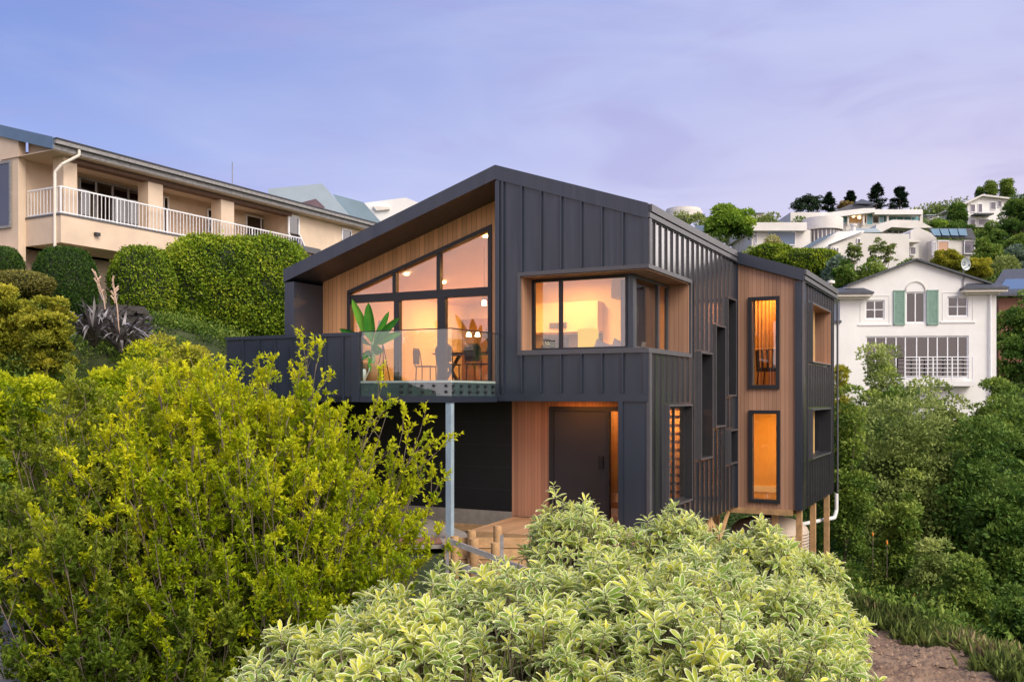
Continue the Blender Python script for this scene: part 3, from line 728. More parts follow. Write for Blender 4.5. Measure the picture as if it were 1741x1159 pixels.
# banana plant in a pot on the balcony
BAN = leafmat('banana_leaf', (.015, .09, .02), (.06, .30, .03), (.22, .55, .05), .35, .35)
pl = at_house('potted_banana_plant', *[H.onY(633, 640, -.95)[0], -.95], FLZ, 'potted plant with broad paddle shaped green leaves behind the glass balustrade', 'plant')
MB().lathe([(.0, 0), (.15, 0), (.2, .36), (.18, .36), (.165, .3), (0, .3)]).build('pot', TERRAC, pl)
def paddle(base, tip, width, droop, nm='leaf', tint=.6):
    a, b = Vector(base), Vector(tip); d = b - a; side = d.cross(Vector((0, -1, .15))).normalized()
    up = side.cross(d).normalized(); n = 10; vs = []; fs = []; tv = []
    for i in range(n + 1):
        t = i / n; c = a + d * t + Vector((0, 0, -droop * t * t)); ww = width * (math.sin(math.pi * min(1, t * .96 + .04)) ** .6) if t > .0 else .01
        if t < .22: ww *= .12 + t * 2.5
        for s_, h in ((-1, .25), (-.5, .05), (0, -.06), (.5, .05), (1, .25)):
            vs.append(c + side * (s_ * ww) + up * (h * ww)); tv.append(tint + (.15 if s_ == 0 else 0) + random.uniform(-.08, .08))
    for i in range(n):
        for j in range(4): k = i * 5 + j; fs.append((k, k + 1, k + 6, k + 5))
    me = bpy.data.meshes.new(nm); me.from_pydata([tuple(v) for v in vs], [], fs)
    at = me.attributes.new('tint', 'FLOAT', 'POINT'); at.data.foreach_set('value', tv); me.polygons.foreach_set('use_smooth', [True] * len(fs))
    return link(nm, me, BAN, pl)
paddle((0, 0, .75), (-.50, .0, 1.66), .10, .0, tint=.75); paddle((0, 0, .7), (-.06, -.05, 1.55), .13, -.02, tint=.55)
paddle((0, 0, .7), (.72, -.1, 1.30), .09, .06, tint=.35); paddle((0, 0, .7), (.62, .1, 1.05), .09, .10, tint=.5)
paddle((0, 0, .7), (-.78, -.05, 1.15), .08, .08, tint=.15); paddle((0, 0, .55), (.40, -.2, .85), .13, .25, tint=.6)
paddle((0, 0, .5), (-.25, -.2, .70), .12, .3, tint=.45); paddle((0, 0, .6), (.30, .15, 1.40), .09, .0, tint=.5); paddle((0, 0, .4), (.12, -.25, .5), .12, .3, tint=.6)
MB().path([(0, 0, .3), (.02, 0, .6), (0, 0, .8)], [.06, .045, .03]).build('stem', surf('pale_green_stem', (.20, .30, .10), .5, .2, 8), pl)
wf = at_house('white_figurine', H.onY(617, 640, -1.4)[0], -1.4, FLZ, 'small white watering can on the balcony beside the plant pot', 'watering can')
MB().lathe([(0, 0), (.06, 0), (.07, .18), (.05, .24), (0, .24)], n=16).build('can_body', PVC, wf); MB().path([(.06, 0, .06), (.14, 0, .2), (.15, 0, .26)], .012).build('spout', PVC, wf)

# ---------------------------------------------------------------- entry platform, posts, rail, driveway
ep = at_house('entry_deck', 0, 0, 0, 'new timber entry platform with wide boards below the front door', 'deck')
dl = H.onY(799, 902, -1.15)[0]
ep.location.z = 0
MB().prism([(dl, -1.15, dz0 - .03), (-.10, -1.15, dz0 - .03), (-.10, .94, dz0 - .03), (gx + .05, .94, dz0 - .03)], (0, 0, .028)).build('boards', DECK, ep)
MB().box(dl, -.10, -1.18, -1.151, dz0 - .19, dz0 - .005).build('fascia_board', POSTT, ep)
MB().box(dl - .5, dl - .02, -1.25, -.3, dz0 - .24, dz0 - .20).build('step', DECK, ep)
m = MB()
for i in range(5): m.box(dl + .3 + i * .7, dl + .4 + i * .7, -1.0, -.9, -3.6, dz0 - .04)
m.build('pile', POSTT, ep)
def round_post(px, pyt, Y, r, lab, h=2.4):
    p = P(px, pyt, Y); o = MB().tube((0, 0, -h), (0, 0, 0), r * 1.05, r, 16).build('retaining_post', POSTT); o.location = p
    tag(o, lab, 'post', 'round timber posts of the retaining wall')
round_post(773, 911, 14.9, .065, 'round pine post nearest the steel balcony post')
round_post(802, 901, 16.0, .075, 'round pine post behind the rail, left of the tallest')
round_post(806, 915, 15.0, .075, 'thick round pine post in front of the rail middle')
round_post(846, 893, 15.6, .07, 'tallest round pine post against the entry platform')
round_post(842, 922, 14.7, .07, 'short round pine post beside the weathered right upright')
rw = MB(); 
for k in range(6): rw.bar(P(756, 922 + k * 19, 16.1), P(940, 922 + k * 19, 16.25), .05, .175)
tag(rw.build('retaining_wall', POSTT), 'low wall of horizontal pine planks behind the round posts', 'wall')
fe = empty('rail_fence', tuple(P(806, 990, 14.4)), 0, 'weathered grey rail fence sloping down in front of the round posts', 'fence')
def rel(o, v): return Vector(v) - o.location
MB().bar(rel(fe, P(760.5, 908, 14.6)), rel(fe, P(760.5, 990, 14.6)), .05, .05).build('upright', GREYT, fe)
MB().bar(rel(fe, P(853, 909, 14.2)), rel(fe, P(853, 1010, 14.2)), .055, .05).build('upright', GREYT, fe)
MB().bar(rel(fe, P(761, 918, 14.5)), rel(fe, P(910, 974, 14.0)), .04, .08).build('rail', GREYT, fe)
MB().bar(rel(fe, P(783, 960, 14.45)), rel(fe, P(862, 995, 14.15)), .04, .08).build('rail', GREYT, fe)
fd = MB(); fd.bar(P(782, 925, 15.2), P(840, 985, 14.9), .05, .09); tag(fd.build('diagonal_brace', POSTT), 'diagonal pine brace between the round posts', 'brace')

# water tanks
def tank(x, y, r, lab):
    t = at_house('water_tank', x, y, -5.4, lab, 'tank', 0, 'water tanks under the rear of the house')
    prof = [(r, 0)]
    for k in range(26):
        z = .08 + k * .075; prof += [(r + .018, z), (r + .018, z + .03), (r, z + .04), (r, z + .07)]
    top = prof[-1][1]; prof += [(r * .97, top + .06), (r * .8, top + .2), (r * .45, top + .30), (.01, top + .32)]
    MB().lathe(prof, n=40).build('shell', TANKM, t); MB().lathe([(.22, top + .22), (.24, top + .36), (.01, top + .40)], n=20).build('lid', FRAME, t)
tank(.45, YC + 1.7, .95, 'large beige ribbed water tank under the cedar bay with a dark lid'); tank(-1.5, YC + 1.2, .8, 'beige water tank further left, mostly behind the braced piles')
# ================================================================ terrain
CTRL = np.array([
 (2.4,17,-3.2),(-1.6,16.6,-2.68),(-.6,14.9,-3.5),(.5,15,-3.5),(-2.2,14.6,-3.2),(-3,16.2,-2.64),(-6,19,-2.3),(0,19,-3.0),(3,21,-3.8),(6,24,-4.6),(8,28,-5.0),(-4,26,-1.5),(-8,27,1.2),
 (-5,11.5,-2.4),(-8,12.5,-.8),(-9.5,17,.3),(-10,21,1.0),(-9,25,1.7),(-13,24,2.2),(-14,28,2.8),(-15,33,3.1),(-8,40,3.6),(-12,50,4.4),(-20,30,3.4),(-30,40,6),(-25,20,3.0),(-18,14,1.5),
 (0,5,-3.7),(0,0,-4.2),(-4,6,-3.3),(-6,8,-2.9),(-9,8,-2),(4,8,-3.9),(4.6,12,-3.55),(5.5,13,-3.62),(5.4,11,-3.62),(5.6,14.6,-3.62),(5.3,16,-3.7),(4.5,14,-3.5),(5.8,9.5,-3.75),(6.6,17,-4.1),(1.5,12,-3.4),(0,10,-3.4),(-3,10,-3.0),
 (7.0,11.5,-4.5),(7.2,14,-4.7),(8.5,13,-5.6),(9,17,-5.6),(10,21,-6.2),(12,14,-7.5),(13,20,-7.8),(12,26,-7.4),(13,32,-8.2),(17,25,-9.5),(17,36,-8.6),(22,30,-10),(26,40,-8.5),(12,38,-6.0),(14,44,-3.2),(20,44,-4),
 (30,48,-3),(14,50,-.6),(20,50,-.4),(27,54,.8),(34,58,2),(8,50,-2),(4,60,0),(12,60,1.5),(20,62,3),(30,68,5),(42,72,5.5),(16,75,6),(26,80,8),(38,82,9),(52,86,10),
 (18,95,9),(30,98,12.5),(44,98,14),(60,100,15),(24,120,15),(38,122,19),(50,122,20),(70,125,21),(28,150,19),(45,150,24),(65,150,26),(85,140,26),(30,185,24),(60,190,31),(90,190,36),(60,240,26),(100,240,34),(20,240,18),
 (0,100,8),(0,160,10),(-30,80,8),(-30,140,10),(-60,60,10),(-60,150,8),(-60,0,2),(40,10,-12),(60,30,-12),(80,60,-4),(110,100,10),(30,0,-10),(30,-30,-9),(0,-30,-7),(-40,-30,-5),(140,160,28),(0,300,5),(150,280,25)
], dtype=float)
def terrain(x, y):
    x = np.asarray(x, float); y = np.asarray(y, float)
    sc_ = 1.0 + .02 * np.hypot(x, y)
    d2 = (x[..., None] - CTRL[:, 0]) ** 2 + (y[..., None] - CTRL[:, 1]) ** 2 + (.25 * sc_[..., None]) ** 2
    w =  d2 ** -2.0; z = (w * CTRL[:, 2]).sum(-1) / w.sum(-1)
    q = np.clip(1.35 - (((x - 3.6) / 3.4) ** 2 + ((y - 12.6) / 5.6) ** 2), 0, .45) / .45; q = q * q * (3 - 2 * q)
    z = z * (1 - q) + q * (-3.5 - .035 * (x - 2) - .012 * (y - 12))
    r = np.hypot(x, y); k = np.clip((r - 260) / 500, 0, 1)
    n = (.035 * np.sin(x * 8.3 + 2 * np.sin(y * 2.9)) * np.sin(y * 7.1 + 1.5 * np.sin(x * 3.3)) + .02 * np.sin(x * 17.7 + y * 5) * np.sin(y * 19.1 - x * 6)) * (r < 40) + .10 * np.sin(x * 1.3 + y * .7) * np.sin(y * 1.1 - x * .4) + .05 * np.sin(x * 3.7 + 1) * np.sin(y * 4.1)
    return z * (1 - k) + (-20) * k + n * np.clip(r / 12, .3, 1)
def hz(x, y): return float(terrain(np.array([x]), np.array([y]))[0])
def grid_mesh(name, xs, ys, lift=0.0):
    X, Y = np.meshgrid(xs, ys); Z = terrain(X, Y) + lift
    v = np.stack([X, Y, Z], -1).reshape(-1, 3); nx = len(xs); ny = len(ys)
    i, j = np.meshgrid(np.arange(nx - 1), np.arange(ny - 1)); a = (j * nx + i).ravel()
    f = np.stack([a, a + 1, a + nx + 1, a + nx], -1)
    me = bpy.data.meshes.new(name); me.from_pydata(v.tolist(), [], f.tolist()); me.polygons.foreach_set('use_smooth', [True] * len(f)); return me
def axis_pts(lo, hi, step, far):
    a = list(np.arange(lo, hi, step)); s = step; x = hi
    out = a
    while x < far: out.append(x); s *= 1.13; x += s
    s = step; x = lo; pre = []
    while x > -far: s *= 1.13; x -= s; pre.append(x)
    return np.array(sorted(set(pre + out)))
def groundmat():
    m, nt, N, L = newmat('hillside_ground')
    out = nd(nt, 'ShaderNodeOutputMaterial'); p = nd(nt, 'ShaderNodeBsdfPrincipled'); L.new(p.outputs[0], out.inputs[0]); p.inputs['Roughness'].default_value = .95
    g = nd(nt, 'ShaderNodeNewGeometry'); n1 = nd(nt, 'ShaderNodeTexNoise'); n1.inputs['Scale'].default_value = .35; n1.inputs['Detail'].default_value = 8; L.new(g.outputs['Position'], n1.inputs['Vector'])
    rp = nd(nt, 'ShaderNodeValToRGB'); e = rp.color_ramp.elements; e[0].position = .35; e[0].color = (.025, .04, .012, 1); e[1].position = .68; e[1].color = (.09, .11, .03, 1)
    L.new(n1.outputs[0], rp.inputs[0])
    # bare clay round the building site
    n2 = nd(nt, 'ShaderNodeTexNoise'); n2.inputs['Scale'].default_value = 2.2; n2.inputs['Detail'].default_value = 10; n2.inputs['Roughness'].default_value = .7; L.new(g.outputs['Position'], n2.inputs['Vector'])
    cr = nd(nt, 'ShaderNodeValToRGB'); c = cr.color_ramp.elements; c[0].position = .3; c[0].color = (.15, .085, .05, 1); c[1].position = .7; c[1].color = (.40, .265, .165, 1); L.new(n2.outputs[0], cr.inputs[0])
    sp = nd(nt, 'ShaderNodeSeparateXYZ'); L.new(g.outputs['Position'], sp.inputs[0])
    def mth(op, a, b, c_=None):
        n = nd(nt, 'ShaderNodeMath', operation=op)
        for i, q in enumerate((a, b, c_)):
            if q is None: continue
            if isinstance(q, (int, float)): n.inputs[i].default_value = q
            else: L.new(q, n.inputs[i])
        return n.outputs[0]
    dx = mth('DIVIDE', mth('SUBTRACT', sp.outputs[0], 3.0), 3.35); dy = mth('DIVIDE', mth('SUBTRACT', sp.outputs[1], 12.8), 4.7)
    r2 = mth('ADD', mth('MULTIPLY', dx, dx), mth('MULTIPLY', dy, dy)); r2 = mth('ADD', r2, mth('MULTIPLY', mth('SUBTRACT', n2.outputs[0], .5), .9))
    mask = nd(nt, 'ShaderNodeMapRange'); mask.inputs[1].default_value = .85; mask.inputs[2].default_value = 1.15; mask.inputs[3].default_value = 1; mask.inputs[4].default_value = 0; L.new(r2, mask.inputs[0])
    mx = nd(nt, 'ShaderNodeMixRGB'); L.new(mask.outputs[0], mx.inputs[0]); L.new(rp.outputs[0], mx.inputs[1]); L.new(cr.outputs[0], mx.inputs[2]); L.new(mx.outputs[0], p.inputs['Base Color'])
    b = nd(nt, 'ShaderNodeBump'); b.inputs['Strength'].default_value = .9; b.inputs['Distance'].default_value = .12
    n3 = nd(nt, 'ShaderNodeTexNoise'); n3.inputs['Scale'].default_value = 9; n3.inputs['Detail'].default_value = 10; L.new(g.outputs['Position'], n3.inputs['Vector'])
    L.new(n3.outputs[0], b.inputs['Height']); L.new(b.outputs[0], p.inputs['Normal']); return m
GROUND = groundmat()
g = link('ground', grid_mesh('ground', axis_pts(-14, 14, .14, 1800), axis_pts(4, 24, .14, 1800)), GROUND); tag(g, kind='structure')
dv = MB().prism([(-5.2, 15.7, 0), (-1.12, 16.2, 0), (-.6, 16.3, 0), (-.9, 17.8, 0), (-2.0, 20.2, 0), (-7.6, 21.6, 0)], (0, 0, .06)).build('driveway', CONC); dv.location.z = -2.62; tag(dv, kind='structure')
pk = MB().prism([(-4.2, 15.9, 0), (-1.2, 16.25, 0), (-1.3, 16.9, 0), (-4.2, 16.5, 0)], (0, 0, .02)).build('paving', BRICKM); pk.location.z = -2.55; tag(pk, kind='structure')

# ================================================================ foliage tools
def leaves_mesh(name, Pb, D, Nn, Ln, Wd, tint, mat, parent=None, fold=.25, curve=.15):
    """diamond leaves with a folded midrib"""
    n = len(Pb); D = D / np.linalg.norm(D, axis=1, keepdims=True)
    S = np.cross(D, Nn); S /= (np.linalg.norm(S, axis=1, keepdims=True) + 1e-9); U = np.cross(S, D)
    Ln = np.broadcast_to(Ln, (n,))[:, None]; Wd = np.broadcast_to(Wd, (n,))[:, None]
    b = Pb; t = Pb + D * Ln - U * Ln * curve; mid = Pb + D * Ln * .52
    l = mid + S * Wd * .5 + U * Wd * fold; r = mid - S * Wd * .5 + U * Wd * fold
    v = np.stack([b, l, t, r], 1).reshape(-1, 3)
    k = np.arange(n) * 4
    f = np.stack([k, k + 2, k + 1, k, k + 3, k + 2], 1).reshape(-1, 3)
    me = bpy.data.meshes.new(name); me.vertices.add(n * 4); me.vertices.foreach_set('co', v.astype(np.float32).ravel())
    me.loops.add(n * 6); me.loops.foreach_set('vertex_index', f.astype(np.int32).ravel())
    me.polygons.add(n * 2); me.polygons.foreach_set('loop_start', np.arange(0, n * 6, 3, dtype=np.int32))
    at = me.attributes.new('tint', 'FLOAT', 'POINT'); at.data.foreach_set('value', np.repeat(np.broadcast_to(tint, (n,)), 4).astype(np.float32))
    me.update(calc_edges=True)
    return link(name, me, mat, parent)
def fancy_leaves_mesh(name, Pb, D, Nn, Ln, Wd, tint, mat, parent=None, arch=.25, fold=.18):
    """broad leaves of 3 x 5 points with an 'edge' attribute for a pale margin"""
    n = len(Pb); D = D / np.linalg.norm(D, axis=1, keepdims=True)
    S = np.cross(D, Nn); S /= (np.linalg.norm(S, axis=1, keepdims=True) + 1e-9); U = np.cross(S, D)
    ts = np.array([0, .22, .5, .78, 1.0]); ws = np.array([.10, .62, 1.0, .78, .06]); cs = np.array([-1, -.55, 0, .55, 1.0])
    Ln = Ln[:, None]; Wd = Wd[:, None]; ar = (arch * RNG.uniform(.2, 1.8, n))[:, None]; tw = RNG.normal(0, .12, n)[:, None]
    V = []
    for t, w in zip(ts, ws):
        for c in cs:
            V.append(Pb + D * Ln * t + S * (Wd * .5 * w * c) + U * (Wd * fold * w * c * c) - U * Ln * ar * t * t + U * Wd * tw * c * t)
    v = np.stack(V, 1).reshape(-1, 3)
    eg = np.array([[max(abs(c), 0 if 0 < i < 4 else 1) for c in cs] for i in range(5)]).ravel()
    eg = eg ** 1.3 * .9
    q = np.array([[i * 5 + j, i * 5 + j + 1, (i + 1) * 5 + j + 1, (i + 1) * 5 + j] for i in range(4) for j in range(4)])
    f = (q[None] + (np.arange(n) * 25)[:, None, None]).reshape(-1, 4); nf = len(f)
    me = bpy.data.meshes.new(name); me.vertices.add(n * 25); me.vertices.foreach_set('co', v.astype(np.float32).ravel())
    me.loops.add(nf * 4); me.loops.foreach_set('vertex_index', f.astype(np.int32).ravel())
    me.polygons.add(nf); me.polygons.foreach_set('loop_start', np.arange(0, nf * 4, 4, dtype=np.int32))
    me.attributes.new('tint', 'FLOAT', 'POINT').data.foreach_set('value', np.repeat(tint, 25).astype(np.float32))
    me.attributes.new('edge', 'FLOAT', 'POINT').data.foreach_set('value', np.tile(eg, n).astype(np.float32))
    me.polygons.foreach_set('use_smooth', np.ones(nf, bool)); me.update(calc_edges=True)
    return link(name, me, mat, parent)
def sticks_mesh(name, A, B, ra, rb, mat, parent=None, n=4):
    """many tapered twigs"""
    m = len(A); d = B - A; L_ = np.linalg.norm(d, axis=1, keepdims=True) + 1e-9; d = d / L_
    t = np.where(np.abs(d[:, 2:3]) < .9, np.array([[0, 0, 1.0]]), np.array([[1.0, 0, 0]]))
    u = np.cross(d, t); u /= np.linalg.norm(u, axis=1, keepdims=True); w = np.cross(d, u)
    ra = np.broadcast_to(ra, (m,))[:, None]; rb = np.broadcast_to(rb, (m,))[:, None]
    V = []
    for c, r in ((A, ra), (B, rb)):
        for i in range(n):
            a = 2 * math.pi * i / n; V.append(c + u * r * math.cos(a) + w * r * math.sin(a))
    v = np.stack(V, 1).reshape(-1, 3)
    q = np.array([[i, i + n, (i + 1) % n + n, (i + 1) % n] for i in range(n)]); f = (q[None] + (np.arange(m) * 2 * n)[:, None, None]).reshape(-1, 4); nf = len(f)
    me = bpy.data.meshes.new(name); me.vertices.add(m * 2 * n); me.vertices.foreach_set('co', v.astype(np.float32).ravel())
    me.loops.add(nf * 4); me.loops.foreach_set('vertex_index', f.astype(np.int32).ravel())
    me.polygons.add(nf); me.polygons.foreach_set('loop_start', np.arange(0, nf * 4, 4, dtype=np.int32)); me.polygons.foreach_set('use_smooth', np.ones(nf, bool))
    me.update(calc_edges=True); return link(name, me, mat, parent)
def unit(n):
    v = RNG.normal(0, 1, (n, 3)); return v / np.linalg.norm(v, axis=1, keepdims=True)

L_DARK = leafmat('dark_tree_leaf', (.014, .042, .008), (.075, .165, .026), (.24, .34, .06), .3)
L_MID = leafmat('mid_tree_leaf', (.022, .055, .010), (.14, .24, .035), (.36, .44, .08), .3)
L_OLIVE = leafmat('olive_tree_leaf', (.035, .06, .015), (.19, .26, .06), (.42, .47, .14), .3)
L_FEATH = leafmat('feathery_tree_leaf', (.05, .08, .02), (.25, .33, .08), (.52, .58, .18), .35)
L_LIME = leafmat('lime_leaf', (.035, .075, .004), (.31, .42, .010), (.82, .79, .026), .45, .45, hue_noise=.2)
L_YEL = leafmat('yellow_olive_leaf', (.04, .06, .008), (.30, .32, .030), (.60, .54, .06), .35, .5)
L_BRIGHT = leafmat('bright_tree_leaf', (.04, .09, .01), (.16, .30, .03), (.38, .52, .06), .35)
L_HEDGE = leafmat('hedge_leaf', (.018, .05, .005), (.20, .32, .018), (.56, .60, .05), .25, .35, hue_noise=.3, nscale=.8)
L_TOP = leafmat('topiary_leaf', (.010, .035, .008), (.045, .11, .014), (.12, .20, .03), .25, .5, hue_noise=.3)
L_PALE = leafmat('pale_yellow_leaf', (.10, .12, .03), (.40, .38, .12), (.72, .66, .32), .3)
L_GREY = leafmat('grey_green_leaf', (.04, .075, .05), (.12, .19, .13), (.26, .34, .24), .3)
L_BROWN = leafmat('russet_leaf', (.05, .035, .015), (.20, .13, .04), (.36, .27, .07), .3)
L_PINE = leafmat('pine_needle', (.006, .018, .008), (.018, .042, .018), (.05, .085, .035), .1)
L_VAR = leafmat('variegated_leaf', (.05, .13, .02), (.30, .44, .07), (.88, .82, .10), .36, .38, edge=(.97, .95, .60), hue_noise=.18, nscale=1.6)

def crown(parent, c, rad, mat, n=9000, clumps=40, leaf=.16, lw=.5, seed=0, shell=.55, low=.25, name='crown', cr=.42, up=.35, solid=0.0):
    """uneven crown: leaf clumps scattered through an ellipsoid, lighter on top"""
    rg = np.random.default_rng(seed + 5); rad = np.array(rad, float)
    d = rg.normal(0, 1, (clumps, 3)); d /= np.linalg.norm(d, axis=1, keepdims=True); d[:, 2] = np.where(d[:, 2] < -low, -d[:, 2] * .6, d[:, 2])
    rr = rg.uniform(shell, 1.0, (clumps, 1)); cc = d * rr * rad * rg.uniform(.80, 1.08, (clumps, 1))
    crr = rg.uniform(.6, 1.35, clumps) * cr * (rad.mean())
    ct = rg.normal(0, .13, clumps)
    k = rg.choice(clumps, n, p=crr ** 2 / (crr ** 2).sum())
    v = rg.normal(0, 1, (n, 3)); v /= np.linalg.norm(v, axis=1, keepdims=True); v[:, 2] = np.where(v[:, 2] < -.3, -v[:, 2], v[:, 2])
    q = cc[k] + v * crr[k][:, None] * (rg.uniform(0.35, 1, (n, 1)) ** .45) * np.array([1, 1, .78])
    out = v * .7 + rg.normal(0, .5, (n, 3)) + np.array([0, 0, .25])
    nn = v * .6 + rg.normal(0, .45, (n, 3)) + np.array([0, 0, up])
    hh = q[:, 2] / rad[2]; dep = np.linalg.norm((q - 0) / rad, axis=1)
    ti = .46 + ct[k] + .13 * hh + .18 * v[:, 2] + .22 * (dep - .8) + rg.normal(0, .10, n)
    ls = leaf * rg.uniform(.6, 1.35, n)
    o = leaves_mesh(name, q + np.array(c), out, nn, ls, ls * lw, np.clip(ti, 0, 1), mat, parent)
    return cc + np.array(c), o
def trunk(parent, base, targets, r, mat=BARK, name='trunk', split=.45):
    b = Vector(base); tg = [Vector(t) for t in targets]
    cen = sum(tg, Vector()) / len(tg); fork = b.lerp(cen, split); m = MB()
    j = Vector((random.uniform(-.1, .1), random.uniform(-.1, .1), 0)) * (fork - b).length
    m.path([b, b.lerp(fork, .5) + j, fork], [r * 1.25, r, r * .75], 10)
    for t in tg:
        md = fork.lerp(t, .5) + Vector((0, 0, .08 * (t - fork).length)); m.path([fork, md, t], [r * .5, r * .28, r * .06], 6)
    return m.build(name, mat, parent)
def tree(name, label, cat, x, y, ztop, rx, rz_, mat, n=9000, clumps=40, leaf=.16, group=None, seed=None, ground=None, tr=None, ry=None, low=.25, cr=.42, shell=.55, lw=.5, full=False):
    z0 = hz(x, y) if ground is None else ground
    if full: rz_ = max(rz_, (ztop - z0) * .52)
    seed = seed if seed is not None else int(abs(x * 31 + y * 17)) % 9999
    t = empty(name, (x, y, z0 - .1), 0, label, cat, group)
    c = (0, 0, ztop - z0 + .1 - rz_)
    cc, o = crown(t, c, (rx, ry or rx, rz_), mat, n, clumps, leaf, lw, seed, shell, low, cr=cr)
    idx = np.random.default_rng(seed).choice(len(cc), min(9, len(cc)), replace=False)
    trunk(t, (0, 0, 0), cc[idx], tr or max(.05, rx * .045)); return t
def tree_px(name, label, cat, px0, px1, pyt, pyb, Y, mat, **k):
    """crown spanning px0..px1 and pyt..pyb as it stands at depth Y"""
    x = ((px0 + px1) / 2 - CX) / F_PX * Y; rx = (px1 - px0) / 2 / F_PX * Y * .86; zt = (HY - pyt) / F_PX * Y; zb = (HY - pyb) / F_PX * Y
    return tree(name, label, cat, x, Y, zt, rx, max(.3, (zt - zb) / 2), mat, **k)
def clipped(name, label, cat, c, rad, mat, n, leaf=.06, power=2.0, group=None, zmin=-1.0, seed=1, bump=.03, core=True):
    """sheared plant: dense leaves on a superellipsoid over a solid core coloured as inner shade"""
    rg = np.random.default_rng(seed); rad = np.array(rad, float)
    t = empty(name, (c[0], c[1], c[2] - rad[2] * .98), 0, label, cat, group); cz = rad[2] * .98
    v = rg.normal(0, 1, (int(n), 3)); v[:, 2] = np.where(v[:, 2] < -.0, v[:, 2] * .8, v[:, 2])
    v = np.sign(v) * np.abs(v) ** .9; e = power
    s = (np.abs(v) ** e).sum(1) ** (1 / e); q = v / s[:, None]
    gr = np.sign(q) * np.abs(q) ** (e - 1) / rad; nrm = gr / np.linalg.norm(gr, axis=1, keepdims=True)
    wob = 1 + bump * (np.sin(q[:, 0] * 7 + 1) * np.sin(q[:, 2] * 6) + np.sin(q[:, 1] * 9) * .5 + rg.normal(0, .25, len(q)))
    wob = wob + .022 * np.sin(q[:, 0] * 19 + q[:, 2] * 13) * np.sin(q[:, 1] * 17 + 2) + np.where(rg.random(len(q)) < .04, rg.uniform(.01, .06, len(q)), 0)
    p = q * rad * wob[:, None] * (1 - .09 * rg.random((len(q), 1)) ** 2)
    d = nrm * .6 + rg.normal(0, .55, p.shape) + np.array([0, 0, .2]); nn = nrm + rg.normal(0, .45, p.shape)
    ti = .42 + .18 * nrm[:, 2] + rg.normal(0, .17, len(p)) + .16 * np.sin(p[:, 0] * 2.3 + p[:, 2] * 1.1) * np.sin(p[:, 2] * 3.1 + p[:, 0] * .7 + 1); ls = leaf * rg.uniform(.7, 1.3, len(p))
    leaves_mesh('foliage', p + np.array([0, 0, cz]), d, nn, ls, ls * .55, np.clip(ti, 0, 1), mat, t)
    # solid core added to block the view; its dark colour paints inner shade
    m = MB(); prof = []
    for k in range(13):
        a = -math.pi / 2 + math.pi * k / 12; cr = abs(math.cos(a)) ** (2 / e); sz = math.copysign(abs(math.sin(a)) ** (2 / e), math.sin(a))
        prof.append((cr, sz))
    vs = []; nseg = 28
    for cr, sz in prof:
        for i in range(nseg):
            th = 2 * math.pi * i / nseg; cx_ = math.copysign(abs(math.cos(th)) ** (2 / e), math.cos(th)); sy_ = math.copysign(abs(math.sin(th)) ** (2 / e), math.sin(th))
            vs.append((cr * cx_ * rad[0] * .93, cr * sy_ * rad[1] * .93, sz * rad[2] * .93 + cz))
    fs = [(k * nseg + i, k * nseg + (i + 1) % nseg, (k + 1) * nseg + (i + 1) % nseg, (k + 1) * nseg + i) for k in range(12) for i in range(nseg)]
    m.add(vs, fs, True); m.build('shade_core', COREM, t); return t
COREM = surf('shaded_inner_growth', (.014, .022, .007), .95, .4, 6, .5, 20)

# ================================================================ cream house on the left
LH = Frame(-16.3, 34.0, 28.66)
lh = empty('balcony_house', (-16.3, 34.0, 2.6), -LH.a, 'large cream rendered house with a long roofed balcony above the hedges', 'house')
class LM(MB):
    def build(s, name, mat, parent=None, bevel=0.0):
        par = parent or lh; o = MB.build(s, name, mat, par, bevel)
        if par is lh: o.location.z = -2.6
        return o
def lb_(name, mat, *a, parent=None): return LM().box(*a).build(name, mat, parent)
def rz_l(x): return 9.22 + (.10 - x) * .28
XW = -2.15; zs0 = 5.55; zs1 = 6.55; zr = 8.80      # slab bottom / top, roof soffit
yE = LH.onX(488, 400, -.6)[0]; yend = 21.0
def ly(px, x=0.0): return LH.onX(px, 400, x)[0]
def lz(px, py, x=0.0): return LH.onX(px, py, x)[1]
lb_('balcony_slab', CREAM, -3.0, 0, .0, yE + .5, zs0, zs1)
lb_('slab_cap', FRAME2, -.25, .03, -.03, yE + .5, zs1, zs1 + .06)
lb_('slab_cap', FRAME2, -3.0, -.25, -.03, .2, zs1, zs1 + .06)
lb_('rear_wall', CREAM, XW - .2, XW, .0, yE + .5, zs1 + .0, zr + .3)
lb_('upper_wall', CREAM, -3.0, -.45, yE, yend, 3.2, zr)
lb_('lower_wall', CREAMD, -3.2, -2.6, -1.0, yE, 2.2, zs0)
# gable-side wall left of the balcony, facing the viewer
gxa, _ = LH.onY(31, 300, -.3)
lb_('gable_wall', CREAM, -12, gxa, -.3, .0, 2.0, 8.6)
m = LM().prism([(-8.9, -.3, 8.601), (gxa, -.3, 8.601), (gxa, -.3, rz_l(gxa) - .23), (-8.9, -.3, rz_l(-8.9) - .23)], (0, .3, 0)); m.build('gable_wall_top', CREAM)
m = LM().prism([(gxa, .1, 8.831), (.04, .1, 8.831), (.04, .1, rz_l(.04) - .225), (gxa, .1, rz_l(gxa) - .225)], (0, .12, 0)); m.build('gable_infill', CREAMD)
lb_('gable_slab', CREAM, gxa, -3.0, 0.05, 4.0, zs0, zs1)
cols = []
for p0, p1 in ((108, 131), (252, 277), (376, 398)):
    a = ly(p0, -.35); b = ly(p1, -.35); cols.append((a, b)); lb_('column', CREAM, -.95, -.35, a, b, zs1, zr)
lb_('lower_column', CREAM, -1.2, -.5, cols[0][0] - .1, cols[0][1] + .4, 2.2, zs0)
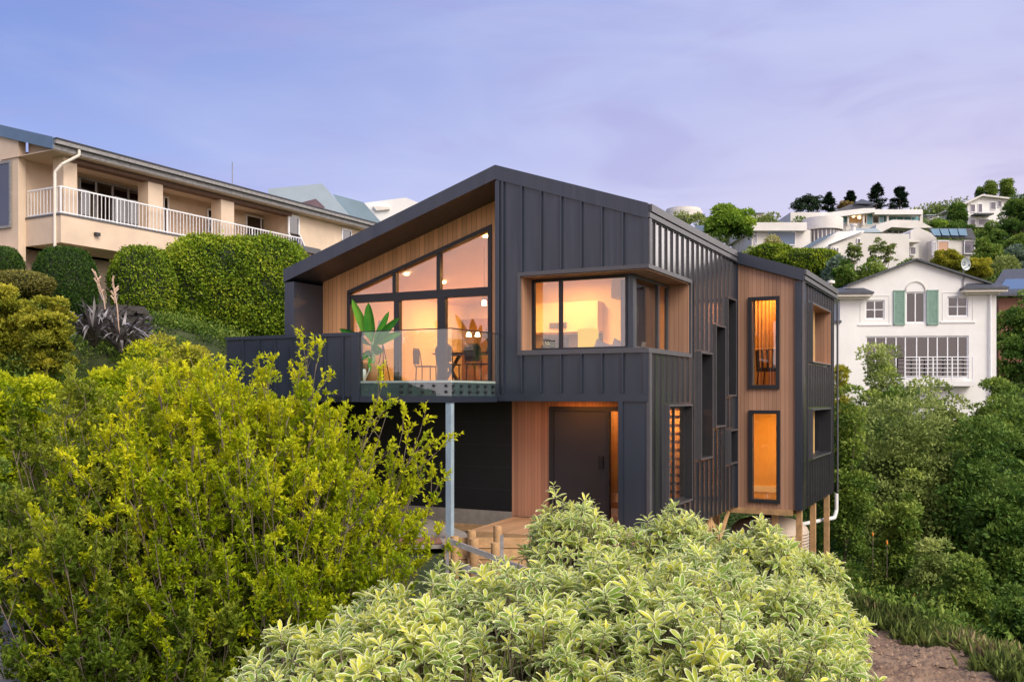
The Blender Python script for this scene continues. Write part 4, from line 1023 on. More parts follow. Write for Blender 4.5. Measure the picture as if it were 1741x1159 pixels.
# roof
m = LM(); e0 = -.35
m.hexa([(-9, e0, rz_l(-9) - .22), (.10, e0, rz_l(.10) - .22), (.10, yend + .6, rz_l(.10) - .22), (-9, yend + .6, rz_l(-9) - .22),
        (-9, e0, rz_l(-9)), (.10, e0, rz_l(.10)), (.10, yend + .6, rz_l(.10)), (-9, yend + .6, rz_l(-9))]); m.build('roof', SLATE)
m = LM(); m.hexa([(-9, e0 - .04, rz_l(-9) - .42), (.08, e0 - .04, rz_l(.08) - .40), (.08, e0 - .001, rz_l(.08) - .40), (-9, e0 - .001, rz_l(-9) - .42),
        (-9, e0 - .04, rz_l(-9) + .03), (.08, e0 - .04, rz_l(.08) + .03), (.08, e0 - .001, rz_l(.08) + .03), (-9, e0 - .001, rz_l(-9) + .03)]); m.build('barge_board', ROOFB)
lb_('gutter', GREYT, .101, .24, e0, yend + .6, 9.02, 9.16); lb_('gutter_lip', FRAME, .101, .26, e0, yend + .6, 9.161, 9.225)
lb_('fascia', GREYT, .05, .099, e0 + .002, yend + .6, 8.83, 8.995)
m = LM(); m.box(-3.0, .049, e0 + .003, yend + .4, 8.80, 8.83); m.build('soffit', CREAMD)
lb_('beam', surf('dark_beam', (.12, .06, .035), .7, .2, 4), -.75, -.30, .6, yE, 8.62, 8.799)
# windows and doors of the back wall of the balcony
def lwin(x, pa, pb, z0, z1, mull=(), nm='window', mat=WHITEP, g=GLASSF, awn=False):
    a, b = ly(pa, x), ly(pb, x); m = LM(); w = .08
    m.box(x, x + .06, a, b, z1 - w, z1); m.box(x, x + .06, a, b, z0, z0 + w); m.box(x, x + .06, a, a + w, z0 + w, z1 - w); m.box(x, x + .06, b - w, b, z0 + w, z1 - w)
    for q in mull: y = a + (b - a) * q; m.box(x, x + .06, y - w / 2, y + w / 2, z0 + w, z1 - w)
    o = m.build(nm, mat); MB().box(x + .02, x + .03, a + w, b - w, z0 + w, z1 - w).build('pane', g, o); MB().box(x + .004, x + .01, a + w, b - w, z0 + w, z1 - w).build('room_behind', DARKG, o)
    if awn:
        zc = z0 + (z1 - z0) * .5
        q = MB(); q.add([(x + .06, a, zc), (x + .06, b, zc), (x + .5, b, z0 + .05), (x + .5, a, z0 + .05)], [(0, 1, 2, 3)]); s = q.build('awning_sash', g, o)
        MB().bar((x + .5, a, z0 + .05), (x + .5, b, z0 + .05), .06, .06).bar((x + .06, a, zc), (x + .5, a, z0 + .05), .05, .05).bar((x + .06, b, zc), (x + .5, b, z0 + .05), .05, .05).build('sash_frame', mat, s)
    return o
lwin(XW, 133, 243, zs1 + .05, zs1 + 2.1, (.25, .5, .75), 'sliding_door', GREYT)
lwin(XW, 276, 286, zs1 + .05, zs1 + 2.1, (), 'door', WHITEP)
lwin(XW, 351, 366, zs1 + .9, zs1 + 2.0, (), 'window', WHITEP, awn=True)
lwin(XW, 417, 473, zs1 + .05, zs1 + 2.15, (.45,), 'sliding_door', WHITEP)
lwin(-.45, 489, 508, zs1 + .4, zs1 + 2.15, (), 'window', WHITEP, awn=True)
lwin(-.45, 580, 597, zs1 + 1.0, zs1 + 2.12, (), 'window', WHITEP, awn=True)
lwin(-2.6, 150, 168, 3.4, 4.95, (), 'window', WHITEP, awn=True)
# big window on the gable wall
a = -.32; x0, _ = LH.onY(-40, 300, a); x1, z1 = LH.onY(20, 272, a); _, z0 = LH.onY(20, 387, a)
m = LM(); m.box(x0, x1, a - .05, a, z0, z0 + .1); m.box(x0, x1, a - .05, a, z1 - .1, z1); m.box(x1 - .1, x1, a - .05, a, z0 + .1, z1 - .1)
o = m.build('gable_window', GREYT); MB().box(x0, x1 - .1, a - .02, a - .01, z0 + .1, z1 - .1).build('pane', GLASSF, o)
# railing
def railing(x, ya, yb, along='y', z=zs1 + .06):
    m = LM(); n = int(abs(yb - ya) / .17)
    if along == 'y':
        m.bar((x, ya, z + .98), (x, yb, z + .98), .05, .05); m.bar((x, ya, z + .06), (x, yb, z + .06), .03, .04)
        for i in range(n + 1): y = ya + (yb - ya) * i / n; w = .045 if i % 14 == 0 else .022; m.box(x - w / 2, x + w / 2, y - w / 2, y + w / 2, z, z + .96)
    else:
        m.bar((ya, x, z + .98), (yb, x, z + .98), .05, .05); m.bar((ya, x, z + .06), (yb, x, z + .06), .03, .04)
        for i in range(n + 1): y = ya + (yb - ya) * i / n; m.box(y - .011, y + .011, x - .011, x + .011, z, z + .96)
    return m.build('railing', WHITEP)
railing(-.08, .05, yE + .4); railing(.05, gxa + .05, -.1, 'x')
m = LM(); m.path([(.18, cols[0][0] + .25, 9.0), (.18, cols[0][0] + .25, 8.8), (-.1, cols[0][0] - .25, 8.4), (-.28, cols[0][0] - .4, 8.1), (-.28, cols[0][0] - .4, 3.0)], .055, 10); m.build('downpipe', EOFF)
for (x, y, z) in ((.02, ly(163, 0), 6.05), (-2.6, .0, 6.05)):
    m = LM(); m.box(x, x + .12, y - .1, y + .1, z - .06, z + .06) if x > 0 else m.box(x - .1, x + .1, y - .14, y - .02, z - .06, z + .06); m.build('wall_lamp', FRAME)
for p in (440, 455):
    y = ly(p, -1.6); c = empty('balcony_chair', (*LH.w(-1.6, y), zs1 + .02), -LH.a, 'dark chair behind the balcony railing of the cream house' + (', nearer the open awning window' if p == 440 else ', nearer the far end wall'), 'chair', 'chairs on the cream balcony')
    MB().box(-.25, .25, -.25, .25, .38, .44).build('seat', CHAIRM, c); MB().box(-.25, .25, .2, .25, .44, .9).build('backrest', CHAIRM, c)
    for sx in (-1, 1):
        for sy in (-1, 1): MB().box(sx * .22 - .02, sx * .22 + .02, sy * .22 - .02, sy * .22 + .02, 0, .38).build('leg', CHAIRM, c)
bp_ = P(410, 411, 36.0)
g2 = empty('flat_roof_shed', tuple(P(452, 430, 36)), -R(28), 'low grey flat roofed garden building top showing over the big hedge', 'shed')
MB().box(-.9, .9, -1.7, 1.7, -2.4, .1).build('wall', CREAMD, g2); MB().box(-1.1, 1.1, -1.9, 1.9, .1, .32).build('roof', FRAME2, g2)
an = MB().tube((0, 0, 0), (0, 0, 1.0), .02).build('antenna', GREYT); an.location = P(395, 312, 44); tag(an, 'thin pole antenna on the cream house roof', 'antenna')

# white angular roof house behind it
ang = empty('white_roof_house', (-13, 62, 4.5), -R(20), 'white house with steep angular pale metal roofs behind the cream house', 'house')
def poly_px(name, pts, Y, thick, mat, root, off=(0, 0)):
    m = MB(); q = []
    for p in pts:
        v = P(p[0], p[1], p[2] if len(p) > 2 else Y) ; q.append(v)
    m.prism(q, (0, thick, 0)); o = m.build(name, mat); o.parent = root; o.matrix_parent_inverse = (Matrix.Translation(root.location) @ root.rotation_euler.to_matrix().to_4x4()).inverted(); return o
poly_px('gable_wall', [(456, 321), (548, 312), (640, 420), (456, 420)], 60, 1.2, ROOFL, ang)
poly_px('roof', [(566, 330), (618, 344), (648, 378), (640, 400), (610, 400)], 61, .8, surf('pale_roof_b', (.20, .28, .33), .4, .08, 1), ang)
poly_px('side_wall', [(620, 345), (690, 336), (712, 345), (712, 420), (600, 420)], 62, 2.0, WHITER, ang)
poly_px('window', [(510, 345), (537, 338), (552, 352), (548, 356), (510, 354)], 59.9, .05, DARKG, ang)
poly_px('eave', [(634, 350), (662, 352), (662, 356), (640, 358)], 61.8, .4, EOFF, ang)

# ================================================================ white house with green shutters
WH = Frame((1424 - CX) / F_PX * 48.0, 48.0, 6.0)
wh = empty('shuttered_house', (*WH.w(0, 0), -1.2), -WH.a, 'white rendered gable house with green shutters and a row of tall windows', 'house')
class WM(MB):
    def build(s, name, mat, parent=None, bevel=0.0):
        par = parent or wh; o = MB.build(s, name, mat, par, bevel)
        if par is wh: o.location.z = 1.2
        return o
def wx(p, py=500): return WH.onY(p, py, 0)[0]
def wz(p, py): return WH.onY(p, py, 0)[1]
w0, w1 = wx(1428), wx(1694); xa = wx(1556); za = wz(1556, 443); zl = wz(1470, 487); zrr = wz(1652, 470); ze = wz(1500, 490)
bot = -1.2
def wr(a, b, t, bb): return (wx(a), wx(b), wz((a + b) / 2, bb), wz((a + b) / 2, t))
bigw = wr(1472, 1647, 571, 643); lw_ = wr(1471, 1504, 510, 542.5); rw_ = wr(1611, 1646, 504, 538); cw_ = wr(1540, 1573.5, 496, 549)
def wtop(x):
    if x <= xa: return za + (x - xa) * (za - ze) / (xa - w0) * 1.02
    return za - (x - xa) * (za - ze) / (w1 - xa) * 1.0
def wall_w(mb, holes, y0, y1):
    xs = sorted({w0, w1, xa} | {h[0] for h in holes} | {h[1] for h in holes})
    for a, b in zip(xs, xs[1:]):
        hs = sorted([h for h in holes if h[0] <= a + 1e-6 and h[1] >= b - 1e-6], key=lambda h: h[2]); z = bot
        for h in hs: mb.box(a, b, y0, y1, z, h[2]); z = h[3]
        mb.hexa([(a, y0, z), (b, y0, z), (b, y1, z), (a, y1, z), (a, y0, wtop(a)), (b, y0, wtop(b)), (b, y1, wtop(b)), (a, y1, wtop(a))])
m = WM(); wall_w(m, [bigw, lw_, rw_, cw_], 0, .3); m.box(w0, w0 + .3, .3, 9, bot, ze); m.box(w1 - .3, w1, .3, 9, bot, ze); m.box(w0, w1, 9, 9.3, bot, ze); m.build('wall', WHITER)
WM().box(w0 + .3, w1 - .3, 1.6, 1.7, bot, ze).box(w0 + .3, w1 - .3, .3, 1.6, bigw[3] + .3, bigw[3] + .4).build('interior', DARKG)
def wwin(r, nm, mulls=(), trans=(), w=.07, g=GLASSF):
    a, b, z, t = r; m = WM(); m.box(a, b, .06, .14, z, z + w); m.box(a, b, .06, .14, t - w, t); m.box(a, a + w, .06, .14, z + w, t - w); m.box(b - w, b, .06, .14, z + w, t - w)
    for q in mulls: x = a + (b - a) * q; m.box(x - w * .4, x + w * .4, .055, .14, z + w, t - w)
    for q in trans: zz = z + (t - z) * q; m.box(a + w, b - w, .06, .14, zz - w * .3, zz + w * .3)
    o = m.build(nm, WHITEP); MB().box(a + w, b - w, .10, .106, z + w, t - w).build('pane', g, o); return o
wwin(lw_, 'sash_window', (.5,), (.5,)); wwin(rw_, 'sash_window', (.5,), (.5,)); 
cw_o = wwin(cw_, 'arched_window', (.5,), ()); 
wwin(bigw, 'window_row', (.1, .2, .3, .39, .5, .61, .7, .8, .9), ())
for r in (lw_, rw_):
    WM().box(r[0] + .07, r[1] - .07, .115, .125, r[2] + (r[3] - r[2]) * (.52 if r is lw_ else .72), r[3] - .07).build('blind', WHITEP)
m = WM(); cx_ = (cw_[0] + cw_[1]) / 2; rr = (cw_[1] - cw_[0]) / 2
for k in range(16):
    a = math.pi * k / 16; b = math.pi * (k + 1) / 16
    m.bar((cx_ + math.cos(a) * rr, -.02, cw_[3] + .05 + math.sin(a) * rr), (cx_ + math.cos(b) * rr, -.02, cw_[3] + .05 + math.sin(b) * rr), .05, .06)
m.build('arch_moulding', OFFW)
for r in (lw_, rw_):
    m = WM(); m.box(r[0] - .35, r[1] + .35, -.05, 0, r[2] - .32, r[2] - .24); m.box(r[0] - .25, r[0] - .22, -.02, 0, r[2] - .24, r[3] + .2); m.box(r[1] + .22, r[1] + .25, -.02, 0, r[2] - .24, r[3] + .2); m.box(r[0] - .25, r[1] + .25, -.02, 0, r[3] + .2, r[3] + .23); m.build('window_moulding', WHITER)
for a, b in ((1519, 1538), (1575.5, 1595)):
    x0, x1 = wx(a), wx(b); z0, z1 = cw_[2] - .1, cw_[3] + .08; m = WM(); m.box(x0, x0 + .06, -.07, -.01, z0, z1); m.box(x1 - .06, x1, -.07, -.01, z0, z1); m.box(x0, x1, -.07, -.01, z0, z0 + .06); m.box(x0, x1, -.07, -.01, z1 - .06, z1); m.box(x0 + .05, x1 - .05, -.03, -.01, z0, z1)
    for k in range(20): zz = z0 + .08 + k * (z1 - z0 - .14) / 20; m.bar((x0 + .06, -.045, zz), (x1 - .06, -.045, zz), .03, .05)
    m.build('shutter', GREEN_SH)
def roofbar(p0, p1, nm='roof', mat=SLATE, dp=9.6, th=.09):
    m = WM(); a = Vector(p0); b = Vector(p1); m.hexa([(a.x, -.25, a.z), (b.x, -.25, b.z), (b.x, dp, b.z), (a.x, dp, a.z), (a.x, -.25, a.z + th), (b.x, -.25, b.z + th), (b.x, dp, b.z + th), (a.x, dp, a.z + th)]); return m.build(nm, mat)
roofbar((w0 + .3, 0, wtop(w0 + .3) + .01), (xa, 0, za + .01)); roofbar((xa, 0, za + .01), (w1 - .3, 0, wtop(w1 - .3) + .01))
for a, b, py0 in ((1412, 1479, 493), (1633, 1706, 485)):
    x0, x1 = wx(a), wx(b); z = wz((a + b) / 2, py0 + 6)
    m = WM(); m.box(x0, x1, -.55, 2, z - .2, z - .08); m.box(x0 + .2, x1 - .25, -.3, 2, z - .3, z - .201); m.build('eave', EOFF)
    m = WM(); m.box(x0 - .04, x1 + .04, -.62, 2, z - .079, z + .03); m.add([(x0, -.6, z + .03), (x1, -.6, z + .03), (x1 - .3, 0, z + .28), (x0 + .3, 0, z + .28)], [(0, 1, 2, 3)]); m.build('eave_roof', SLATE)
WM().tube((w1 - .32, -.1, bot), (w1 - .32, -.1, ze - .3), .05).build('downpipe', WHITEP)
bz = wz(1590, 648); m = WM(); m.box(wx(1530), wx(1650), -.6, 0, bz - .25, bz); m.build('balcony_slab', WHITER)
m = WM()
for k in range(5): zz = bz + .25 + k * .2; m.bar((wx(1532), -.55, zz), (wx(1648), -.55, zz), .03, .03)
m.bar((wx(1532), -.55, bz + 1.2), (wx(1648), -.55, bz + 1.2), .05, .05)
for p in (1533, 1557, 1580, 1612, 1647): m.box(wx(p) - .03, wx(p) + .03, -.58, -.52, bz - .3, bz + 1.22)
m.build('balcony_rail', WHITEP)
sd = empty('satellite_dish', tuple(P(1638, 478, 47.3)), R(20), 'pale round satellite dish on a pole above the right eave', 'satellite dish')
MB().tube((0, 0, -.3), (0, 0, .75), .03).build('mast', GREYT, sd)
m = MB(); n = 24; vs = [(0, .0, .85)]
for k in range(1, 5):
    for i in range(n): a = 2 * math.pi * i / n; r = .31 * k / 4; vs.append((math.cos(a) * r, -.16 * (k / 4) ** 2, .85 + math.sin(a) * r * 1.05))
fs = [(0, 1 + i, 1 + (i + 1) % n) for i in range(n)] + [(1 + (k - 1) * n + i, 1 + (k - 1) * n + (i + 1) % n, 1 + k * n + (i + 1) % n, 1 + k * n + i) for k in range(1, 4) for i in range(n)]
m.add(vs, [f[::-1] for f in fs], True); m.build('dish', surf('dish_grey', (.5, .55, .56), .5, .05), sd); MB().tube((0, 0, .6), (0, -.4, .75), .015).tube((0, -.4, .72), (0, -.34, .8), .03).build('feed_arm', FRAME, sd)
# low white annex and flue between the two houses
nb = empty('white_annex', tuple(P(1415, 640, 44)), -R(6), 'low white walled annex at the left of the shuttered house', 'house'); MB().box(-.9, .35, 0, 3, -2, 2.5).build('wall', WHITER, nb); MB().box(-1.0, .4, -.1, 3.1, 2.5, 2.62).build('roof', SLATE, nb)
fl = empty('roof_flue', tuple(P(1413, 500, 44)), 0, 'short metal roof flue with a flat cowl beside the shuttered house eave', 'chimney'); MB().tube((0, 0, -.6), (0, 0, .5), .06).build('pipe', EOFF, fl); MB().lathe([(.17, .5), (.17, .62), (.01, .66)]).build('cowl', EOFF, fl)
# house with solar panels at the right edge
sh = empty('solar_roof_house', tuple(P(1735, 560, 56)), -R(10), 'dark roofed brick house carrying solar panels at the right edge', 'house')
MB().box(-1.2, 7, 0, 7, -3, 1.9).build('wall', BRICKM, sh)
MB().prism([(-2.0, -.6, 1.95), (7.5, -.6, 1.95), (7.5, 3.6, 3.9), (0.2, 3.6, 3.9)], (0, 0, .15)).build('roof', SLATE, sh)
MB().prism([(-1.2, .0, 2.36), (5, .0, 2.36), (5, 1.6, 3.12), (-.3, 1.6, 3.12)], (0, 0, .08)).build('solar_panel', SOLAR, sh)
# ================================================================ houses on the hill
def hroot(name, px, py, Y, label, rz=0.0, group='houses on the far hillside'):
    return empty(name, tuple(P(px, py, Y)), -R(rz), label, 'house', group)
def attach(o, root):
    o.parent = root; o.matrix_parent_inverse = (Matrix.Translation(root.location) @ root.rotation_euler.to_matrix().to_4x4()).inverted(); return o
def pbox(name, root, px0, px1, py0, py1, Y, depth, mat, yaw=0.0):
    """box whose near face spans those picture extents at depth Y"""
    a = P(px0, py0, Y); b = P(px1, py1, Y); c = (a + b) / 2; w = (b.x - a.x) / 2; h = (a.z - b.z) / 2
    o = MB().box(-w, w, 0, depth, -h, h).build(name, mat); o.location = c; o.rotation_euler = (0, 0, -R(yaw)); return attach(o, root)
def pwin(root, px0, px1, py0, py1, Y, n=1, mat=None, name='window', frame=WHITEP):
    a = P(px0, py0, Y); b = P(px1, py1, Y); c = (a + b) / 2; w = (b.x - a.x) / 2; h = (a.z - b.z) / 2; t = .09
    m = MB(); m.box(-w, w, -.06, .05, -h, -h + t); m.box(-w, w, -.06, .05, h - t, h)
    for k in range(n + 1): x = -w + 2 * w * k / n; m.box(max(-w, x - t / 2), min(w, x + t / 2), -.055, .05, -h + t, h - t)
    o = m.build(name, frame); o.location = c; attach(o, root)
    MB().box(-w + .02, w - .02, -.02, .0, -h + .02, h - .02).build('pane', mat or FARG, o); return o
def pprism(name, root, pts, Y, depth, mat):
    m = MB(); m.prism([P(*p, Y) for p in pts], (0, depth, 0)); return attach(m.build(name, mat), root)
SOLARB = surf('blue_solar_panel', (.16, .30, .45), .2, .12, 2, coat=.4)
FARG = surf('far_window', (.13, .12, .15), .12, .25, .4, spec=.9)
TEAL = surf('teal_far_glass', (.10, .30, .32), .12, .15, .5, spec=.8)
BLUEG = surf('blue_far_glass', (.10, .16, .24), .15, .1, .3, spec=.7)
WARMG = surf('sunset_far_glass', (.55, .33, .22), .2, .2, .3, spec=.6)

h = hroot('curved_white_house', 1330, 440, 96, 'long white house with a rounded corner drum and wide parapet band')
pbox('wall', h, 1278, 1378, 391, 440, 96, 8, OFFW); pbox('parapet', h, 1274, 1372, 378, 392, 95.2, 10, OFFW)
c = P(1399, 380, 98); m = MB(); m.lathe([(2.0, -.9), (2.0, .5)], n=36); o = m.build('drum_parapet', OFFW); o.location = c; attach(o, h)
for o_ in (o,): o_.scale = (1, 1, .88)
m = MB().lathe([(1.65, -2.6), (1.65, -.85)], n=36); o = m.build('drum_glazing', FARG); o.location = c; attach(o, h)
m = MB()
for k in range(14): a = math.pi + math.pi * k / 13; m.box(1.67 * math.cos(a) - .05, 1.67 * math.cos(a) + .05, 1.67 * math.sin(a) - .05, 1.67 * math.sin(a) + .05, -2.6, -.85)
o = m.build('mullion', OFFW); o.location = c; attach(o, h)
pwin(h, 1305, 1352, 394, 417, 95.95, 1, BLUEG); pwin(h, 1283, 1287, 393, 415, 95.95, 1)
h = hroot('white_wing_house', 1480, 450, 84, 'white house with plain tall blank walls and a raking lean-to wing')
pprism('wall', h, [(1412, 462), (1412, 416), (1466, 396), (1546, 398), (1546, 455)], 84, 9, OFFW)
pprism('raking_wing', h, [(1376, 432), (1378, 419), (1426, 393), (1470, 392), (1466, 398), (1412, 418), (1414, 440), (1380, 440)], 85, 6, WHITER)
pprism('glass_roof', h, [(1346, 432), (1392, 405), (1424, 394), (1378, 420)], 84.6, .2, BLUEG)
pprism('roof_edge', h, [(1410, 417), (1466, 395), (1466, 393.8), (1410, 415.5)], 83.8, .4, SLATE)
pwin(h, 1383, 1414, 424, 438, 84.9, 3); pwin(h, 1416, 1426, 420, 436, 83.95, 2); pwin(h, 1457, 1463, 405, 422, 83.95, 1)
o = MB().tube((0, 0, 0), (0, 0, .85), .2, n=14).tube((0, 0, .85), (0, 0, 1.0), .3, n=14).build('chimney', OFFW); o.location = P(1451, 400, 86); attach(o, h)
h = hroot('stepped_white_house', 1600, 450, 86, 'white house with a stepped block and blue solar panelled wing')
pprism('wall', h, [(1548, 455), (1548, 393), (1560, 386), (1592, 400), (1592, 455)], 87, 8, OFFW)
pbox('recess_wall', h, 1544, 1562, 406, 446, 86.6, 1, OFFW); pwin(h, 1547, 1557, 419, 434, 86.4, 1); pbox('canopy', h, 1545, 1565, 408.5, 411.5, 85.2, 1.5, OFFW)
pbox('wing_wall', h, 1586, 1659, 408, 447, 86, 8, OFFW, -3)
pprism('wing_roof', h, [(1579, 388), (1652, 388), (1660, 407), (1592, 402)], 85.7, .3, SLATE)
for k in range(4): pprism('solar_panel', h, [(1582 + k * 15.5, 389), (1596 + k * 15.5, 389), (1600 + k * 15, 400.5), (1588 + k * 14.6, 400)], 85.5, .1, SOLARB) if k or True else None
pwin(h, 1594, 1613, 409, 433, 85.9, 1, WARMG); pwin(h, 1639, 1657, 408, 432, 85.9, 1, FARG); pwin(h, 1584, 1591, 410, 434, 85.9, 2)
h = hroot('band_house', 1535, 400, 100, 'white flat roofed house with a projecting angular parapet band')
pprism('parapet', h, [(1488, 391), (1490, 382), (1518, 373.5), (1560, 374.5), (1586, 387), (1548, 388), (1516, 386), (1496, 396)], 99, 8, OFFW)
pbox('wall', h, 1500, 1552, 386, 402, 101, 6, OFFW); pwin(h, 1508, 1517, 389, 397, 100.9, 1); pwin(h, 1519, 1545, 388, 398, 100.9, 3)
pprism('small_roof', h, [(1440, 395), (1452, 388), (1490, 388), (1500, 395)], 98, 2, ROOFL)
h = hroot('glass_pavilion_house', 1490, 390, 124, 'wide white hilltop house with teal glazing and a small pyramid roof')
pbox('left_wall', h, 1344, 1412, 361, 385, 126, 6, OFFW); pbox('base_wall', h, 1408, 1572, 379, 392, 124, 8, OFFW)
pprism('fascia', h, [(1396, 368), (1410, 361), (1470, 354), (1487, 354), (1487, 361), (1410, 370)], 123, 10, WHITER)
pbox('fascia', h, 1487, 1569, 356, 364.5, 123, 10, WHITER)
pwin(h, 1419, 1440, 367, 380, 124, 2, TEAL); pbox('lit_room', h, 1441, 1471, 362, 382, 126, .5, PLAST); pwin(h, 1473, 1484, 362, 383, 124, 1, TEAL)
pwin(h, 1494, 1509, 363, 380, 124, 2, TEAL); pwin(h, 1511, 1562, 365, 378, 125, 4, TEAL); pbox('pillar', h, 1441, 1443.5, 362, 383, 123.4, .4, OFFW); pbox('pillar', h, 1467, 1470, 358, 383, 123.4, .4, OFFW); pbox('pillar', h, 1508, 1511, 362, 382, 123.4, .4, OFFW); pbox('pillar', h, 1564, 1569, 364, 384, 123.4, .4, OFFW)
for p, q in ((1451, 367.5), (1461, 370)):
    o = MB().lathe([(.0, -.22), (.2, -.1), (.2, .1), (0, .22)], n=12).build('lamp', emit('far_lamp_glow', (1, .6, .3), 6)); o.location = P(p, q, 124.4); attach(o, h)
a = P(1465, 350, 127)
m = MB(); s_ = 1.5; m.add([(-s_, -s_, 0), (s_, -s_, 0), (s_, s_, 0), (-s_, s_, 0), (-.1, 0, .9), (.1, 0, .9)], [(0, 1, 5, 4), (1, 2, 5), (2, 3, 4, 5), (3, 0, 4), (0, 3, 2, 1)]); o = m.build('pyramid_roof', SLATE); o.location = a; attach(o, h)
pprism('lower_roof', h, [(1412, 362), (1446, 347), (1486, 352), (1486, 356), (1470, 356)], 126, 4, SLATE)
h = hroot('white_gable_house', 1690, 390, 135, 'two storey white gabled house with a dark balcony high at the right')
pprism('wall', h, [(1645, 386), (1645, 346), (1670, 332), (1722, 338), (1722, 386)], 135, 8, WHITER)
pprism('roof', h, [(1637, 346), (1671, 330), (1728, 337), (1728, 339.5), (1671, 333), (1640, 348)], 134.4, 9, OFFW)
for a_, b_, t_, u_ in ((1650, 1658, 347, 361), (1663, 1670, 346, 362), (1684, 1693, 343, 357), (1696, 1703, 341, 353), (1650, 1658, 373, 385), (1663, 1682, 372, 384)): pwin(h, a_, b_, t_, u_, 134.95, 1)
pbox('balcony', h, 1659, 1690, 362, 364.5, 133.6, 1.4, SLATE)
h = hroot('round_terrace_house', 1160, 372, 118, 'distant white house with a curved terrace just above the dark roof')
o = MB().lathe([(2.4, -.8), (2.4, .0)], n=36).lathe([(2.2, .0), (2.2, .35)], n=36).build('terrace', OFFW); o.location = P(1162, 361, 120); attach(o, h); pbox('wall', h, 1140, 1184, 362, 372, 119, 4, OFFW)
h = hroot('blue_glass_house', 1190, 400, 90, 'pale building with blue glazed roof left of the bright green tree'); pbox('wall', h, 1172, 1205, 386, 402, 90, 4, OFFW); pprism('glass_roof', h, [(1176, 392), (1184, 383), (1205, 383), (1205, 393)], 89.6, .2, BLUEG)
for i, (a_, b_, t_, u_) in enumerate(((1576, 1596, 366, 378), (1596, 1620, 370, 380), (1240, 1300, 362, 372))):
    h = hroot('small_hilltop_house', (a_ + b_) / 2, u_, 160, ('small pale flat roofed building on the skyline, left of its taller twin', 'pale low building on the skyline beside the dark round tree', 'low grey building half hidden by skyline shrubs above the bright green tree')[i])
    pbox('wall', h, a_, b_, t_, u_ + 4, 160, 4, OFFW); pbox('roof', h, a_ - 1, b_ + 1, t_ - 1.2, t_, 159.5, 5, ROOFL); pwin(h, a_ + 3, a_ + 9, t_ + 2, t_ + 7, 159.9, 1)

# ================================================================ trees and shrubs on the hill
HG = 'trees and shrubs on the far hillside'
def hill(name, label, a, b, t, u, Y, mat, n=3500, leaf=.35, **k):
    c_ = k.pop('cat', 'tree'); k.setdefault('cr', .30); k.setdefault('clumps', 55); k.setdefault('full', c_ == 'shrub' or name == 'bright_tree'); k.setdefault('low', .8)
    return tree_px(name, label, c_, a, b, t, u, Y, mat, n=int(n * 1.5), leaf=leaf * .85, group=HG, **k)
def conifer(px, pt, pb, Y, w, label, seed):
    z0 = (HY - pb) / F_PX * Y; z1 = (HY - pt) / F_PX * Y; x = (px - CX) / F_PX * Y; rg = np.random.default_rng(seed); hgt = z1 - z0; r = w / F_PX * Y / 2
    t = empty('conifer', (x, Y, z0 - 1), 0, label, 'tree', 'conifers on the skyline'); n = 3000
    br = 46; bt = rg.uniform(.12, 1, br); ba = rg.uniform(0, 6.283, br); bt[:] = np.where(rg.random(br) < .25, bt * .6 + .4, bt); k = rg.integers(0, br, n); s = rg.random(n) ** .7
    rr = r * (1 - bt * .93) ** .6 * rg.uniform(.45, 1.2, br)
    p = np.stack([np.cos(ba[k]) * rr[k] * s, np.sin(ba[k]) * rr[k] * s, 1 + bt[k] * hgt + .1 * rr[k] * s], 1) + rg.normal(0, .05 * r, (n, 3))
    d = np.stack([np.cos(ba[k]), np.sin(ba[k]), .2 + 0 * s], 1) + rg.normal(0, .6, (n, 3))
    leaves_mesh('crown', p, d, rg.normal(0, .5, (n, 3)) + np.array([0, 0, .8]), .10 * r + .3, .14, np.clip(.4 + rg.normal(0, .2, n), 0, 1), L_PINE, t)
    MB().tube((0, 0, 0), (0, 0, hgt + .8), .05 * r + .12, .03).build('trunk', BARK, t)
conifer(1408, 330, 366, 175, 34, 'dark conifer at the left of the skyline group', 1); conifer(1446, 326, 358, 178, 28, 'dark open conifer just left of the pyramid roof', 2)
conifer(1490, 314, 360, 172, 40, 'tallest dark conifer, right behind the pyramid roof', 3); conifer(1530, 321, 362, 174, 42, 'broad dark conifer at the right of the skyline group', 4)
hill('skyline_tree', 'spreading dark tree left of the skyline conifers', 1342, 1402, 337, 366, 170, L_PINE, cr=.35); hill('skyline_tree', 'low russet tree between the skyline conifers', 1424, 1452, 344, 362, 168, L_BROWN, n=1500)
hill('poplar_tree', 'thin poplar left of its taller twin behind the high gable house', 1676, 1692, 309, 345, 150, L_MID, n=2000, cr=.5); hill('poplar_tree', 'taller slim poplar behind the high gable house', 1703, 1722, 302, 345, 150, L_MID, n=2400, cr=.5); hill('poplar_tree', 'smallest thin poplar at the roof edge of the high gable house', 1660, 1674, 320, 345, 151, L_DARK, n=1000, cr=.5)
hill('round_tree', 'dark rounded tree left of the high gable house', 1610, 1646, 343, 388, 130, L_DARK)
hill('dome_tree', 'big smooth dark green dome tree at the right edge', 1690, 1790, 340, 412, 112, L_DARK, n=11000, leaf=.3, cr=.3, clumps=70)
hill('skyline_shrub', 'band of grey green shrubs on the skyline above the curved house', 1270, 1350, 362, 384, 112, L_OLIVE, cat='shrub'); hill('skyline_shrub', 'dark shrubs along the parapet of the curved house', 1335, 1390, 364, 384, 108, L_DARK, cat='shrub')
hill('skyline_shrub', 'mixed skyline shrubs above the metal roof, left of the bright tree', 1170, 1225, 360, 386, 112, L_OLIVE, cat='shrub')
hill('skyline_shrub', 'olive shrubs below the distant curved terrace', 1110, 1200, 366, 402, 104, L_OLIVE, cat='shrub'); hill('skyline_shrub', 'green shrubs below the low grey skyline building', 1205, 1300, 369, 405, 106, L_MID, cat='shrub')
